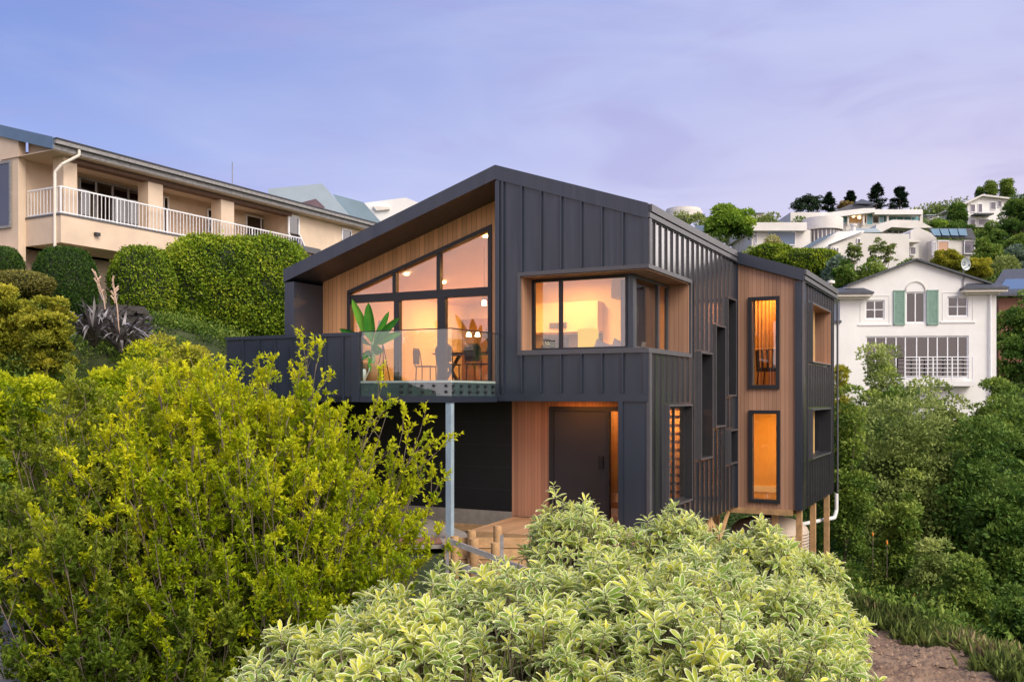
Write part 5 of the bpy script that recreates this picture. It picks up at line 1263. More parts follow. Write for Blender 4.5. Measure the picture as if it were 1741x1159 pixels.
hill('bright_tree', 'bright yellow green tree rising above the dark house roof', 1198, 1280, 352, 432, 62, L_BRIGHT, n=16000, leaf=.22, clumps=110, cr=.34, full=False, low=.3)
hill('yellow_shrub', 'pale yellow rounded shrub in front of the curved house', 1284, 1336, 397, 428, 80, L_PALE, n=4000, leaf=.22, cat='shrub'); hill('olive_shrub', 'twiggy olive shrub at the foot of the pale yellow one', 1262, 1300, 410, 436, 78, L_OLIVE, cat='shrub', n=2200)
clipped('clipped_hedge', 'small clipped green hedge below the pale yellow shrub', 'hedge', P(1312, 434, 72), (1.5, 1.2, .75), L_HEDGE, 5000, .16, 3, 'clipped hedges on the far hillside', seed=3)
clipped('clipped_hedge', 'long clipped green hedge in front of the raking wing', 'hedge', P(1372, 447, 70), (2.3, 1.4, .95), L_HEDGE, 8000, .16, 3, 'clipped hedges on the far hillside', seed=4)
hill('grey_shrub', 'grey green rounded shrub below the long clipped hedge', 1402, 1442, 442, 475, 64, L_GREY, cat='shrub'); hill('dark_shrub', 'dark brownish shrub between the hedge and the shuttered house', 1414, 1456, 452, 486, 62, L_DARK, cat='shrub')
hill('open_tree', 'thin open branched tree against the blank white wall, left one', 1436, 1470, 405, 470, 66, L_OLIVE, n=1500, leaf=.16, clumps=34, cr=.16); hill('open_tree', 'taller open branched tree with russet top against the blank white wall', 1470, 1530, 405, 462, 68, L_OLIVE, n=2300, leaf=.16, clumps=44, cr=.14)
hill('olive_shrub', 'olive shrub behind the left slope of the shuttered gable', 1446, 1520, 446, 490, 60, L_MID, cat='shrub', n=5000, leaf=.22)
hill('yellow_green_tree', 'yellow green tree behind the right slope of the shuttered gable', 1585, 1645, 428, 470, 66, L_YEL, n=5000, leaf=.25); hill('yellow_green_tree', 'yellow green tree behind the satellite dish', 1640, 1690, 440, 482, 62, L_YEL, n=5000, leaf=.22)
for i, (a_, b_, t_, u_, Y_, mt, lab) in enumerate(((1650, 1712, 402, 452, 84, L_MID, 'dense dark shrub right of the solar wing'), (1700, 1770, 400, 450, 86, L_MID, 'dense green shrub below the dome tree'), (1660, 1760, 448, 482, 68, L_OLIVE, 'olive shrub band above the solar roof house'),
        (1655, 1720, 385, 412, 100, L_DARK, 'dark shrub band under the high gable house'), (1575, 1620, 376, 390, 118, L_BRIGHT, 'small bright shrub beside the far pale building'), (1705, 1760, 420, 470, 78, L_GREY, 'grey green shrub at the right edge of the hill'), (1515, 1600, 440, 480, 72, L_DARK, 'dark shrub just behind the shuttered gable peak'), (1690, 1745, 455, 490, 62, L_DARK, 'dark shrub directly above the solar panels'), (1560, 1660, 380, 400, 118, L_DARK, 'low dark shrubs behind the solar panelled wing'), (1390, 1440, 428, 460, 74, L_OLIVE, 'olive shrub left of the open branched trees'))):
    hill('hillside_shrub', lab, a_, b_, t_, u_, Y_, mt, n=4500, leaf=.28, cat='shrub', clumps=45)

# ================================================================ dense trees in the gully at the right
GG = 'dense trees in the gully'
gl = [(1418, 1445, 600, 760, 42, L_YEL, 'slim yellowish tree between the dark wing and the white house', 4000, .14),
      (1445, 1562, 580, 760, 38, L_FEATH, 'pale olive feathery tree in front of the shuttered house', 13000, .16),
      (1455, 1560, 625, 780, 34, L_MID, 'green tree tucked in below the feathery olive one', 12000, .16),
      (1540, 1660, 640, 790, 40, L_OLIVE, 'yellow green tree below the white balcony', 12000, .16),
      (1640, 1760, 640, 800, 42, L_MID, 'rounded green tree at the right below the white house corner', 13000, .17),
      (1690, 1790, 495, 700, 52, L_DARK, 'tall dark tree beside the right wall of the shuttered house', 14000, .18),
      (1425, 1640, 640, 960, 30, L_FEATH, 'big grey olive tree bulging in the middle of the gully', 34000, .125),
      (1560, 1760, 700, 1000, 29, L_DARK, 'big dark tree at the right of the grey olive one', 30000, .14),
      (1400, 1480, 640, 900, 27, L_MID, 'narrow tree close behind the white downpipe', 12000, .11),
      (1640, 1800, 780, 1100, 24, L_DARK, 'dark leafy tree at the right edge, lower down', 24000, .13),
      (1660, 1830, 640, 860, 33, L_DARK, 'dark spreading tree at the right edge, upper one', 22000, .15),
      (1490, 1580, 800, 960, 22, L_MID, 'young green tree on the slope under the olive one', 9000, .10),
      (1590, 1700, 930, 1100, 18, L_MID, 'feathery green shrub halfway down the bank', 12000, .085),
      (1540, 1640, 880, 1010, 20, L_FEATH, 'thin olive sapling on the grassy bank', 7000, .09),
      (1680, 1790, 1000, 1180, 15, L_DARK, 'dark broad shrub in the lower right corner', 14000, .085)]
for a_, b_, t_, u_, Y_, mt, lab, n_, lf in gl:
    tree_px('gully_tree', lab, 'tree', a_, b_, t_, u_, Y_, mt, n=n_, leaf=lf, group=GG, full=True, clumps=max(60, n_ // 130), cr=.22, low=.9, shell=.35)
rg0 = np.random.default_rng(3)
def scatter_stuff(name, n, xr, yr, mat, lf, label, cat, hgt=.5, test=None, blades=7, width=.12):
    x = rg0.uniform(*xr, n); y = rg0.uniform(*yr, n)
    if test is not None: k = test(x, y); x = x[k]; y = y[k]
    n = len(x); z = terrain(x, y); b = np.repeat(np.stack([x, y, z - .02], 1), blades, 0); b[:, :2] += rg0.normal(0, .05, (len(b), 2))
    d = np.stack([rg0.normal(0, .45, len(b)), rg0.normal(0, .45, len(b)), np.ones(len(b))], 1); ls = hgt * rg0.uniform(.4, 1.2, len(b))
    patch = .5 + .25 * np.sin(b[:, 0] * 1.7) * np.sin(b[:, 1] * 1.3)
    o = leaves_mesh(name, b, d, rg0.normal(0, 1, (len(b), 3)), ls, ls * width, np.clip(patch + rg0.normal(0, .15, len(b)), 0, 1), mat, None, curve=.3); return tag(o, label, cat, None, 'stuff')
clay = lambda x, y: ((x - 3.0) / 3.35) ** 2 + ((y - 12.8) / 4.7) ** 2
scatter_stuff('grass', 42000, (4.5, 14), (10, 30), L_FEATH, .3, 'long rough grass on the bank beside the bare clay', 'grass', .26, lambda x, y: (clay(x, y) > .98 + .10 * np.sin(x * 5 + y * 3) + .07 * np.sin(y * 9)), 6, .05)
scatter_stuff('dry_grass', 2200, (6, 10), (12, 22), leafmat('straw', (.12, .10, .05), (.36, .28, .14), (.60, .48, .28), .3), .3, 'dry straw coloured grass tufts on the bank', 'grass', .27, lambda x, y: (clay(x, y) > 1.05) & (np.sin(x * 2) * np.sin(y * 1.1) > .1), 7, .04)
def low_shrubs(name, n, xr, yr, mat, label, cat, s=.5, test=None, leafn=60, lf=.07):
    x = rg0.uniform(*xr, n); y = rg0.uniform(*yr, n)
    if test is not None: k = test(x, y); x = x[k]; y = y[k]
    n = len(x); c = np.repeat(np.stack([x, y, terrain(x, y)], 1), leafn, 0); r = np.repeat(s * rg0.uniform(.5, 1.3, n), leafn)[:, None]
    v = rg0.normal(0, 1, (len(c), 3)); v /= np.linalg.norm(v, axis=1, keepdims=True); v[:, 2] = np.abs(v[:, 2])
    p = c + v * r * rg0.uniform(.5, 1, (len(c), 1)); ti = .35 + .25 * v[:, 2] + np.repeat(rg0.normal(0, .15, n), leafn) + rg0.normal(0, .1, len(c)); l = lf * rg0.uniform(.7, 1.4, len(c))
    o = leaves_mesh(name, p, v + rg0.normal(0, .5, v.shape), v + rg0.normal(0, .5, v.shape), l, l * .5, np.clip(ti, 0, 1), mat); return tag(o, label, cat, None, 'stuff')
low_shrubs('undergrowth', 1900, (6.6, 20), (11, 34), L_MID, 'tangled green undergrowth between the gully trees', 'undergrowth', .6, lambda x, y: clay(x, y) > 1.5, 90, .10)
low_shrubs('gully_cover', 1500, (10, 34), (24, 50), L_DARK, 'dark leafy cover filling the gully floor', 'undergrowth', 1.2, None, 110, .17)
low_shrubs('hill_cover', 2800, (8, 90), (54, 165), L_MID, 'mixed shrubby cover over the far hillside', 'undergrowth', 1.3, None, 50, .35)
low_shrubs('hill_top_cover', 700, (20, 130), (150, 215), L_OLIVE, 'scrubby cover along the hilltop', 'undergrowth', 2.2, None, 50, .6)
low_shrubs('garden_cover', 2600, (-16, -3.0), (8, 27), L_MID, 'low green cover on the terraced garden at the left', 'undergrowth', .45, lambda x, y: (x < -6.7) | (y < 15.3) & (x < -3.8), 90, .07)
# pebbles and clods on the clay
m = MB(); 
for k in range(1500):
    x = random.uniform(3.5, 7.2); y = random.uniform(10, 17); s_ = .012 + .06 * random.random() ** 3; z = hz(x, y)
    if clay(x, y) > 1.15: continue
    q = [Vector((random.uniform(-1, 1), random.uniform(-1, 1), random.uniform(-.6, .8))).normalized() * s_ * random.uniform(.7, 1.2) for _ in range(0)]
    m.add([(x - s_, y, z), (x, y - s_, z), (x + s_, y + s_ * .2, z), (x, y + s_, z), (x + s_ * .2, y, z + s_ * .8)], [(0, 1, 4), (1, 2, 4), (2, 3, 4), (3, 0, 4)])
tag(m.build('clods', surf('clay_clod', (.30, .20, .13), .95, .3, 8)), 'small clods and stones on the bare clay track', 'stones', None, 'stuff')
MKR = surf('orange_marker', (.8, .25, .03), .6, .1)
for i, (p, q, Y_) in enumerate(((1484, 906, 21), (1508, 921, 19.5), (1555, 1015, 17))):
    t = empty('torch_flower', tuple(P(p, q + 12, Y_)), 0, ('small orange flower spike highest on the grassy bank', 'small orange flower spike in the middle of the bank', 'orange flower spike nearest the clay track')[i], 'flower', 'orange flower spikes on the bank')
    MB().tube((0, 0, -.6), (0, 0, .1), .006).build('stem', TWIG, t); MB().lathe([(.0, .08), (.018, .10), (.02, .14), (.0, .2)], n=10).build('flower', MKR, t)

# ================================================================ clipped plants and garden at the left
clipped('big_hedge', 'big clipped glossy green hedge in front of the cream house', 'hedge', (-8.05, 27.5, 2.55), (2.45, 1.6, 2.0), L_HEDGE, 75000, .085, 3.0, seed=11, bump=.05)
clipped('rounded_hedge', 'rounded clipped shrub at the left end of the big hedge', 'hedge', P(243, 505, 25.5), (.80, .9, 1.35), L_HEDGE, 16000, .065, 2.6, seed=12)
clipped('topiary_dome', 'tall dark clipped dome below the corner of the cream balcony', 'topiary', P(112, 488, 24), (.72, .75, 1.0), L_TOP, 18000, .05, 2.5, 'clipped topiary domes', seed=13)
clipped('topiary_dome', 'dark clipped dome cut off by the left edge', 'topiary', P(-2, 458, 25), (.58, .6, .6), L_TOP, 9000, .05, 2.4, 'clipped topiary domes', seed=14)
clipped('russet_hedge', 'low russet brown clipped hedge at the left edge', 'hedge', P(16, 484, 21), (.9, .6, .28), leafmat('russet_green_leaf', (.04, .04, .012), (.17, .16, .035), (.32, .30, .07), .3), 9000, .05, 3, seed=15)
for i, (a_, b_, t_, u_, Y_, mt, lab, n_, lf) in enumerate([
    (-70, 62, 466, 640, 16.5, L_YEL, 'yellow olive feathery shrub at the left edge', 16000, .07), (30, 128, 492, 640, 16, L_YEL, 'second yellow olive feathery shrub left of the flax', 14000, .065),
    (-90, 120, 585, 860, 11.5, L_LIME, 'olive shrub at the left edge below the feathery ones', 30000, .055), (100, 300, 570, 800, 12.2, L_LIME, 'lime green leafy shrub in front of the flax', 30000, .05),
    (240, 400, 535, 760, 12.8, L_YEL, 'yellowish bushy shrub below the big hedge', 24000, .05), (180, 300, 560, 700, 13.4, L_LIME, 'bright lime bush directly in front of the flax leaves', 9000, .05), (-60, 70, 770, 1010, 9.5, L_MID, 'dark green shrub low at the left edge', 14000, .05),
    (390, 520, 600, 800, 12.8, L_LIME, 'lime bush left of the black parapet', 16000, .045)]):
    tree_px('garden_shrub', lab, 'shrub', a_, b_, t_, u_, Y_, mt, n=n_, leaf=lf, full=True, group='loose shrubs in the terraced garden', clumps=110, cr=.2, low=.9, shell=.4, tr=.03)
L_FLAX = leafmat('bronze_flax_blade', (.03, .025, .025), (.18, .16, .15), (.42, .39, .38), .1, .3)
def flax(px, py, Y, r, label, seed, n=70):
    rg = np.random.default_rng(seed); t = empty('flax_plant', tuple(P(px, py, Y)), 0, label, 'plant', 'bronze flax plants'); vs = []; fs = []; tv = []
    for i in range(n):
        a = rg.uniform(0, 6.283); le = r * rg.uniform(.7, 1.25); ln = rg.uniform(.15, .9); w = .042; d = np.array([math.cos(a) * ln, math.sin(a) * ln, 1]); d /= np.linalg.norm(d); s = np.array([-math.sin(a), math.cos(a), 0]); b0 = len(vs)
        bend = rg.uniform(.1, 1.5)
        for k in range(7):
            u = k / 6; p = d * le * u + np.array([math.cos(a), math.sin(a), 0]) * bend * le * u * u * .5 - np.array([0, 0, 1]) * bend * le * max(0, u - .3) ** 2 * 1.1; ww = w * (1 - u) ** .5 * (.5 + min(u, .3) * 2)
            vs += [tuple(p + s * ww), tuple(p - s * ww)]; tv += [float(np.clip(rg.normal(.5, .25), 0, 1))] * 2
        fs += [(b0 + 2 * k, b0 + 2 * k + 1, b0 + 2 * k + 3, b0 + 2 * k + 2) for k in range(6)]
    me = bpy.data.meshes.new('blades'); me.from_pydata(vs, [], fs); me.attributes.new('tint', 'FLOAT', 'POINT').data.foreach_set('value', tv); link('blades', me, L_FLAX, t)
    m = MB()
    for k in range(1 if seed in (2, 4) else 0):
        a = rg.uniform(-.3, .3); top = Vector((a, 0, r * 1.5)); m.path([(0, 0, 0), (a * .4, 0, r * .9), top], .012, 5)
        for j in range(10): z = r * (1.0 + j * .05); m.bar((a * z / r / 1.5, 0, z), (a * z / r / 1.5 + rg.uniform(-.08, .08), rg.uniform(-.05, .05), z + .09), .025, .025)
    m.build('seed_stalk', surf('dry_seed_head' + str(seed), (.55, .38, .28), .9, .2), t)
flax(160, 590, 17.5, 1.0, 'bronze flax below the tall topiary dome', 1); flax(205, 600, 17, .9, 'bronze flax right of the tall topiary dome, lower one', 2); flax(232, 590, 18, .8, 'bronze flax at the foot of the rounded hedge', 3); flax(186, 575, 19, .9, 'bronze flax standing furthest back on the bank', 4, 50)
rk = MB()
for k in range(190):
    p = P(random.uniform(165, 245), random.uniform(522, 570), random.uniform(20, 21.5)); s_ = random.uniform(.05, .12); rk.hexa([p + Vector((random.uniform(.7, 1) * sx * s_ * 1.5, random.uniform(.7, 1) * sy * s_, random.uniform(.6, 1) * sz * s_ * .6)) for sx, sy, sz in ((-1, -1, -1), (1, -1, -1), (1, 1, -1), (-1, 1, -1), (-1, -1, 1), (1, -1, 1), (1, 1, 1), (-1, 1, 1))])
tag(rk.build('rock_wall', surf('rock', (.07, .062, .055), .9, .3, 4, .5, 15)), 'rough stacked rock wall behind the flax plants', 'wall')
# fence and timber steps in the lower left corner
fc = empty('picket_fence', tuple(P(15, 1000, 8.6)), 0, 'grey picket fence in the shade at the left edge', 'fence')
for k in range(9): MB().box(-.65 + k * .11, -.58 + k * .11, 0, .02, -.1, .32).build('picket', GREYT, fc)
MB().box(-.7, .4, .021, .05, .0, .06).box(-.7, .4, .021, .05, .2, .26).build('rail', GREYT, fc)
st = empty('timber_steps', tuple(P(40, 1090, 7.2)), R(8), 'dark timber edged steps in the lower left corner', 'steps')
MB().box(-1.0, .55, -.2, 1.0, -.25, .0).build('step', GREYT, st); MB().box(-1.0, .5, -.7, -.21, -.55, -.22).build('step', GREYT, st); MB().box(-1.0, .3, 1.01, 2.0, -.2, .18).build('step', GREYT, st)

# ================================================================ foreground shrubs
def rosette_shrub(name, label, blobs, ntips, seed, base, leaf=.075, per=(9, 14), shoots=()):
    rg = np.random.default_rng(seed); root = empty(name, base, 0, label, 'shrub', 'variegated shrubs in the foreground'); B = np.array(base)
    T = []; Nn = []; 
    vol = np.array([b[1][0] * b[1][1] + b[1][0] * b[1][2] for b in blobs]); cnt = (ntips * vol / vol.sum()).astype(int)
    for (c, r), n in zip(blobs, cnt):
        v = rg.normal(0, 1, (n, 3)); v /= np.linalg.norm(v, axis=1, keepdims=True); v[:, 2] = np.where(v[:, 2] < -.25, -v[:, 2], v[:, 2])
        rad = rg.uniform(.45, 1, (n, 1)) ** .35
        w = 1 + .07 * np.sin(v[:, :1] * 9 + c[0]) + .07 * np.sin(v[:, 1:2] * 8 + v[:, 2:] * 6)
        T.append(np.array(c) + v * np.array(r) * rad * w); Nn.append(v)
    T = np.concatenate(T); Nn = np.concatenate(Nn)
    for (c, top, n) in shoots:
        c = np.array(c, float); top = np.array(top, float)
        for k in range(n):
            u = (k + .5) / n; T = np.vstack([T, c + (top - c) * u + rg.normal(0, .05 * (1 - u) + .012, 3)]); Nn = np.vstack([Nn, [0, 0, 1]])
    m = len(T); ax = Nn * .55 + np.array([0, 0, .75]) + rg.normal(0, .28, (m, 3)); ax /= np.linalg.norm(ax, axis=1, keepdims=True)
    k = rg.integers(per[0], per[1], m); idx = np.repeat(np.arange(m), k); tot = len(idx); first = np.concatenate([[0], np.cumsum(k)[:-1]]); j = np.arange(tot) - first[idx]
    u1 = np.cross(ax, [0, 0, 1.0]) + 1e-4; u1 /= np.linalg.norm(u1, axis=1, keepdims=True); u2 = np.cross(ax, u1)
    f = j / k[idx]; an = j * 2.39996 + rg.uniform(0, 6.28, m)[idx]; til = 1.55 - 1.15 * f + rg.normal(0, .16, tot)
    A = ax[idx]; rd = u1[idx] * np.cos(an)[:, None] + u2[idx] * np.sin(an)[:, None]
    d = A * np.cos(til)[:, None] + rd * np.sin(til)[:, None]; nn = A * np.sin(til)[:, None] - rd * np.cos(til)[:, None] + rg.normal(0, .12, (tot, 3))
    sz = rg.uniform(.55, 1.3, m)[idx]; L_ = leaf * sz * (1.1 - .45 * f) * rg.uniform(.8, 1.15, tot); W_ = L_ * rg.uniform(.30, .40, tot)
    pb = T[idx] + A * ((f - .5) * .05)[:, None] + rd * .004
    ti = .36 + .30 * f + .12 * Nn[idx][:, 2] + rg.normal(0, .08, m)[idx] + rg.normal(0, .07, tot)
    ti = np.where(rg.random(tot) < .025, 1.3, ti)
    fancy_leaves_mesh('foliage', pb - B, d, nn, L_, W_, np.clip(ti, 0, 1), L_VAR, root)
    # stems: tip -> inner point -> base
    inner = T - ax * rg.uniform(.12, .3, (m, 1)); cen = np.array(base) + (inner - np.array(base)) * np.array([.55, .55, .55])
    sticks_mesh('twigs', np.concatenate([inner - B, cen - B]), np.concatenate([T - B, inner - B]), .0045, .003, TWIG, root, 3)
    s = rg.choice(m, min(m, 60), replace=False); sticks_mesh('branches', np.zeros((len(s), 3)) + rg.normal(0, .08, (len(s), 3)) * [1, 1, 0], cen[s] - B, .02, .010, BARK, root, 6)
    return root
rosette_shrub('variegated_shrub', 'large cream and green variegated shrub filling the bottom of the view',
    [((-.1, 5.3, -2.05), (1.45, 1.15, .95)), ((.85, 5.3, -2.0), (1.05, 1.1, .95)), ((-.95, 4.9, -2.15), (.85, .9, .88)), ((1.2, 6.0, -1.95), (.90, .8, .95)), ((-.2, 6.1, -1.9), (.5, .5, .80)), ((.5, 6.0, -2.0), (1.0, .8, .90)), ((.3, 4.3, -2.25), (1.3, .8, .85)), ((.9, 4.5, -2.2), (.70, .7, .95)), ((.55, 5.4, -1.75), (.55, .5, .75)), ((-.55, 5.3, -1.8), (.45, .45, .7))],
    6000, 5, (.3, 5.3, -3.7), leaf=.09)
rosette_shrub('variegated_shrub', 'taller lighter variegated shrub with upright shoots before the front door',
    [((.50, 7.3, -1.47), (.48, .5, .62)), ((1.25, 7.4, -1.53), (.42, .5, .60)), ((.35, 7.3, -1.2), (.22, .25, .35)), ((1.35, 7.4, -1.25), (.2, .25, .32)), ((.9, 7.3, -1.85), (.9, .5, .6)), ((.1, 7.2, -1.85), (.35, .4, .45))], 1400, 9, (.8, 7.4, -3.8), leaf=.085, per=(7, 11),
    shoots=[((.32, 7.3, -1.3), (.33, 7.3, -.66), 7), ((.45, 7.3, -1.3), (.48, 7.3, -.83), 5), ((.62, 7.3, -1.2), (.66, 7.3, -.95), 4), ((1.15, 7.3, -1.4), (1.24, 7.3, -.78), 6), ((1.28, 7.3, -1.4), (1.38, 7.3, -.90), 5), ((1.05, 7.3, -1.3), (1.02, 7.3, -.95), 4), ((1.6, 7.0, -1.3), (1.86, 7.0, -.88), 5), ((.15, 7.2, -1.5), (.16, 7.2, -1.0), 4)])
rosette_shrub('variegated_shrub', 'right hand variegated shrub in front of the water tank and piles',
    [((1.9, 6.9, -1.78), (.56, .6, .75)), ((1.98, 6.4, -1.98), (.42, .6, .75)), ((1.65, 7.0, -1.65), (.45, .5, .6))], 1500, 10, (2.0, 6.8, -3.9), leaf=.08)

def twiggy_shrub(name, label, blobs, n1, seed, base, mat, leaf=.042, shoots=(), group=None, n2=11, n3=7, nl=12, spread=.12, twm=TWIG):
    """fan of stems; side twigs and leaf whorls toward their ends"""
    rg = np.random.default_rng(seed); root = empty(name, base, 0, label, 'shrub', group); B = np.array(base, float)
    vol = np.array([b[1][0] * b[1][1] * b[1][2] for b in blobs]) ** .7; tips = []
    for (c, r), n in zip(blobs, (n1 * vol / vol.sum()).astype(int)):
        v = rg.normal(0, 1, (n, 3)); v /= np.linalg.norm(v, axis=1, keepdims=True); v[:, 2] = np.where(v[:, 2] < -.5, -v[:, 2], v[:, 2]); tips.append(np.array(c) + v * np.array(r) * rg.uniform(.35, 1, (n, 1)) ** .4)
    tips = np.concatenate(tips); 
    if len(shoots): tips = np.vstack([tips, np.array(shoots, float)])
    n1 = len(tips); st = B + rg.normal(0, spread, (n1, 3)) * [1.6, 1.6, .2]
    rise = np.array([0, 0, 1.0]); ctrl = st + (tips - st) * .45; ctrl[:, :2] = st[:, :2] + (tips - st)[:, :2] * .5 + rg.normal(0, .06, (n1, 2)); ctrl[:, 2] = st[:, 2] + (tips - st)[:, 2] * .42
    def bez(i, t): t = t[:, None]; return (1 - t) ** 2 * st[i] + 2 * t * (1 - t) * ctrl[i] + t * t * tips[i]
    SA, SB, SR0, SR1 = [], [], [], []
    seg = 6
    for k in range(seg):
        a = bez(np.arange(n1), np.full(n1, k / seg)); b = bez(np.arange(n1), np.full(n1, (k + 1) / seg)); SA.append(a); SB.append(b); SR0.append(np.full(n1, .009 * (1 - k / seg) + .0022)); SR1.append(np.full(n1, .009 * (1 - (k + 1) / seg) + .0022))
    i2 = np.repeat(np.arange(n1), n2); t2 = 1 - .62 * rg.random(len(i2)) ** 1.3 ; p2 = bez(i2, t2); dirs = tips[i2] - ctrl[i2]; dirs /= np.linalg.norm(dirs, axis=1, keepdims=True)
    d2 = dirs * .7 + rg.normal(0, .42, (len(i2), 3)) + np.array([0, 0, .45]); d2 /= np.linalg.norm(d2, axis=1, keepdims=True); l2 = rg.uniform(.12, .34, (len(i2), 1)); e2 = p2 + d2 * l2
    SA.append(p2); SB.append(e2); SR0.append(np.full(len(i2), .0035)); SR1.append(np.full(len(i2), .002))
    i3 = np.repeat(np.arange(len(i2)), n3); t3 = rg.uniform(.25, 1.0, (len(i3), 1)); p3 = p2[i3] + (e2 - p2)[i3] * t3
    d3 = d2[i3] * .6 + rg.normal(0, .45, (len(i3), 3)) + np.array([0, 0, .35]); d3 /= np.linalg.norm(d3, axis=1, keepdims=True); l3 = rg.uniform(.04, .11, (len(i3), 1)); e3 = p3 + d3 * l3
    SA.append(p3); SB.append(e3); SR0.append(np.full(len(i3), .0016)); SR1.append(np.full(len(i3), .001))
    sticks_mesh('branches', np.concatenate(SA[:seg + 1]) - B, np.concatenate(SB[:seg + 1]) - B, np.concatenate(SR0[:seg + 1]), np.concatenate(SR1[:seg + 1]), twm, root, 4)
    il = np.repeat(np.arange(len(i3)), nl); u = rg.uniform(.1, 1.05, (len(il), 1)); pl_ = p3[il] + (e3 - p3)[il] * u
    dl = d3[il] * .75 + rg.normal(0, .55, (len(il), 3)) + np.array([0, 0, .2]); nn = rg.normal(0, .5, (len(il), 3)) + np.array([0, 0, .8])
    c_ = np.array([b[0] for b in blobs]).mean(0); R_ = (tips.max(0) - tips.min(0)) / 2
    dep = np.linalg.norm((pl_ - c_) / R_, axis=1); hh = (pl_[:, 2] - tips[:, 2].min()) / (tips[:, 2].max() - tips[:, 2].min())
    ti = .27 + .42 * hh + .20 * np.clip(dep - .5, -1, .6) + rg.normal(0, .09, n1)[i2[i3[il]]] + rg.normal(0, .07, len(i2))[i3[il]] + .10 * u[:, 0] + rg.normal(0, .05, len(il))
    ti = np.where(rg.random(len(il)) < .012, 1.25, ti); ls = leaf * rg.uniform(.6, 1.25, len(il)); leaves_mesh('foliage', pl_ - B, dl, nn, ls, ls * .42, np.clip(ti, 0, 1), mat, root, .2, .12)
    return root
twiggy_shrub('lime_shrub', 'big lime green twiggy shrub with upright shoots in front of the balcony',
    [((-2.2, 7.3, -1.2), (1.0, .9, 1.25)), ((-1.35, 7.4, -1.2), (.65, .7, .80)), ((-2.85, 7.2, -1.35), (.85, .9, 1.05)), ((-2.0, 7.0, -2.0), (1.3, .9, .9)), ((-1.9, 7.5, -.55), (.7, .6, .65)), ((-2.5, 7.4, -.4), (.7, .6, .6))],
    620, 21, (-1.95, 7.4, -3.3), L_LIME, .038, shoots=[(-1.58, 7.3, .42), (-1.60, 7.3, .30), (-1.52, 7.3, .25), (-1.66, 7.35, .2), (-1.02, 7.4, .08), (-.98, 7.4, -.12), (-1.1, 7.4, -.1), (-.86, 7.4, -.28), (-.72, 7.4, -.28), (-.66, 7.4, -.42), (-.58, 7.4, -.70), (-.62, 7.4, -.85), (-.70, 7.4, -.60), (-.85, 7.4, -.5), (-.6, 7.5, -1.1), (-.72, 7.5, -1.0)], group='loose shrubs in the foreground')
twiggy_shrub('lime_shrub', 'darker lime shrub at the lower left behind the timber steps',
    [((-3.1, 7.0, -1.6), (.8, .8, 1.0)), ((-2.4, 6.5, -2.2), (1.0, .7, .8)), ((-3.4, 7.8, -.8), (.9, .7, .9)), ((-3.7, 7.6, -1.7), (.7, .6, .9))], 240, 22, (-2.6, 6.9, -3.6), leafmat('deep_lime_leaf', (.015, .04, .004), (.12, .19, .015), (.38, .42, .04), .35, .45), .045, group='loose shrubs in the foreground')

# ================================================================ camera, sky, sun
cam_d = bpy.data.cameras.new('camera'); cam = bpy.data.objects.new('camera', cam_d); COL.objects.link(cam); scene.camera = cam
cam.location = (0, 0, 0); cam.rotation_euler = (R(90), 0, 0); cam_d.sensor_width = 36; cam_d.lens = 36 * F_PX / 1741; cam_d.shift_y = (HY - 579.5) / 1741; cam_d.clip_end = 5000; cam_d.clip_start = .1

w = bpy.data.worlds.new('World'); scene.world = w; w.use_nodes = True; nt = w.node_tree; nt.nodes.clear(); L = nt.links
out = nd(nt, 'ShaderNodeOutputWorld'); tc = nd(nt, 'ShaderNodeTexCoord'); sx = nd(nt, 'ShaderNodeSeparateXYZ'); L.new(tc.outputs['Generated'], sx.inputs[0])
def mth(op, a, b=None, c=None, clamp=False):
    n = nd(nt, 'ShaderNodeMath', operation=op); n.use_clamp = clamp
    for i, q in enumerate((a, b, c)):
        if q is None: continue
        if isinstance(q, (int, float)): n.inputs[i].default_value = q
        else: L.new(q, n.inputs[i])
    return n.outputs[0]
def mix(f, a, b, mode='MIX'):
    n = nd(nt, 'ShaderNodeMixRGB', blend_type=mode)
    for i, q in enumerate((f, a, b)):
        if isinstance(q, tuple): n.inputs[i].default_value = (*q, 1)
        elif isinstance(q, (int, float)): n.inputs[i].default_value = q
        else: L.new(q, n.inputs[i])
    return n.outputs[0]
def mr(v, a, b, c=0.0, d=1.0, smooth=True):
    n = nd(nt, 'ShaderNodeMapRange'); n.interpolation_type = 'SMOOTHSTEP' if smooth else 'LINEAR'; L.new(v, n.inputs[0])
    for i, q in enumerate((a, b, c, d)): n.inputs[i + 1].default_value = q
    return n.outputs[0]
X, Y_, Z = sx.outputs; 
blue = (.125, .215, .58); lilac = (.43, .47, .76)
az = mr(X, -.62, .40, 0, 1, False)
base = mix(az, blue, lilac)
base = mix(mr(Z, .42, .06), base, mix(az, (.32, .45, .86), (.72, .64, .77)))
base = mix(mr(Z, .35, .9), base, (.30, .38, .70))
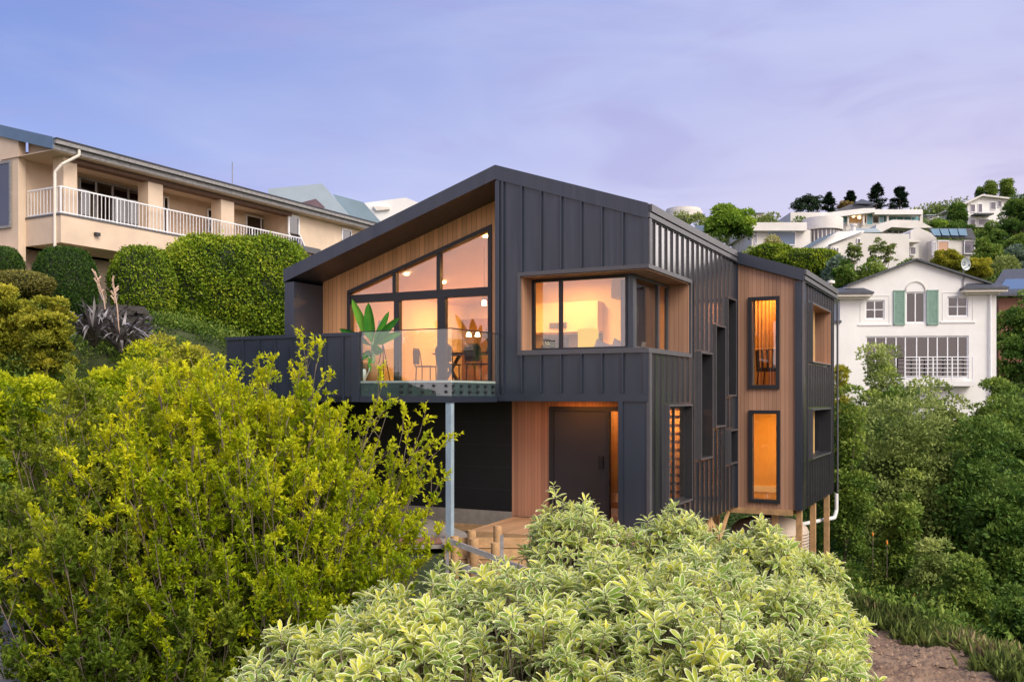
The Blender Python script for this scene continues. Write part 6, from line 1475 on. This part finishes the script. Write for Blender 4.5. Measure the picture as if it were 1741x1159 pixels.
# soft layered cloud
mp = nd(nt, 'ShaderNodeMapping'); L.new(tc.outputs['Generated'], mp.inputs[0]); mp.inputs['Scale'].default_value = (1.2, 1.2, 4.2); mp.inputs['Rotation'].default_value = (0, R(14), 0)
n1 = nd(nt, 'ShaderNodeTexNoise'); n1.inputs['Scale'].default_value = 2.1; n1.inputs['Detail'].default_value = 7; n1.inputs['Roughness'].default_value = .55; n1.inputs['Distortion'].default_value = .5; L.new(mp.outputs[0], n1.inputs['Vector'])
n2 = nd(nt, 'ShaderNodeTexNoise'); n2.inputs['Scale'].default_value = 4.5; n2.inputs['Detail'].default_value = 8; n2.inputs['Distortion'].default_value = .8; L.new(mp.outputs[0], n2.inputs['Vector'])
base = mix(mth('MULTIPLY', mr(n1.outputs[0], .42, .72), .26), base, (.62, .63, .82))
base = mix(mth('MULTIPLY', mr(n2.outputs[0], .44, .76), .42), base, (.36, .33, .62))
# sunset glow behind and to the side of the viewer
beh = mr(Y_, .25, -.7); lowz = mr(Z, .65, .0)
glow = mth('MULTIPLY', beh, lowz)
base = mix(glow, base, (1.35, 1.10, 1.08))
side = mth('MULTIPLY', mr(X, .48, .72), mr(Z, .42, .08)); base = mix(side, base, (2.7, 2.45, 2.35))
base = mix(mr(Z, -.02, -.25), base, (.10, .09, .09))
bg = nd(nt, 'ShaderNodeBackground'); L.new(base, bg.inputs[0]); bg.inputs[1].default_value = 1.12
sky = nd(nt, 'ShaderNodeTexSky', sky_type='NISHITA'); sky.sun_disc = False; sky.sun_elevation = R(24); sky.sun_rotation = R(142)
bg2 = nd(nt, 'ShaderNodeBackground'); L.new(sky.outputs[0], bg2.inputs[0]); bg2.inputs[1].default_value = .008
ad = nd(nt, 'ShaderNodeAddShader'); L.new(bg.outputs[0], ad.inputs[0]); L.new(bg2.outputs[0], ad.inputs[1]); L.new(ad.outputs[0], out.inputs[0])
sl = bpy.data.lights.new('sun', 'SUN'); sl.energy = 3.9; sl.angle = R(40); sl.color = (1.0, .90, .74); so = bpy.data.objects.new('sun', sl); COL.objects.link(so)
sd_ = Vector((math.sin(R(142)) * math.cos(R(42)), math.cos(R(142)) * math.cos(R(42)), math.sin(R(42)))); so.rotation_euler = (-sd_).to_track_quat('-Z', 'Y').to_euler()
scene.view_settings.view_transform = 'Standard'; scene.view_settings.look = 'None'; scene.view_settings.exposure = 0; scene.render.film_transparent = False
scene.cycles.max_bounces = 7; scene.cycles.transparent_max_bounces = 16; scene.cycles.caustics_reflective = False; scene.cycles.caustics_refractive = False; scene.cycles.use_denoising = True
scene.render.engine = 'CYCLES'
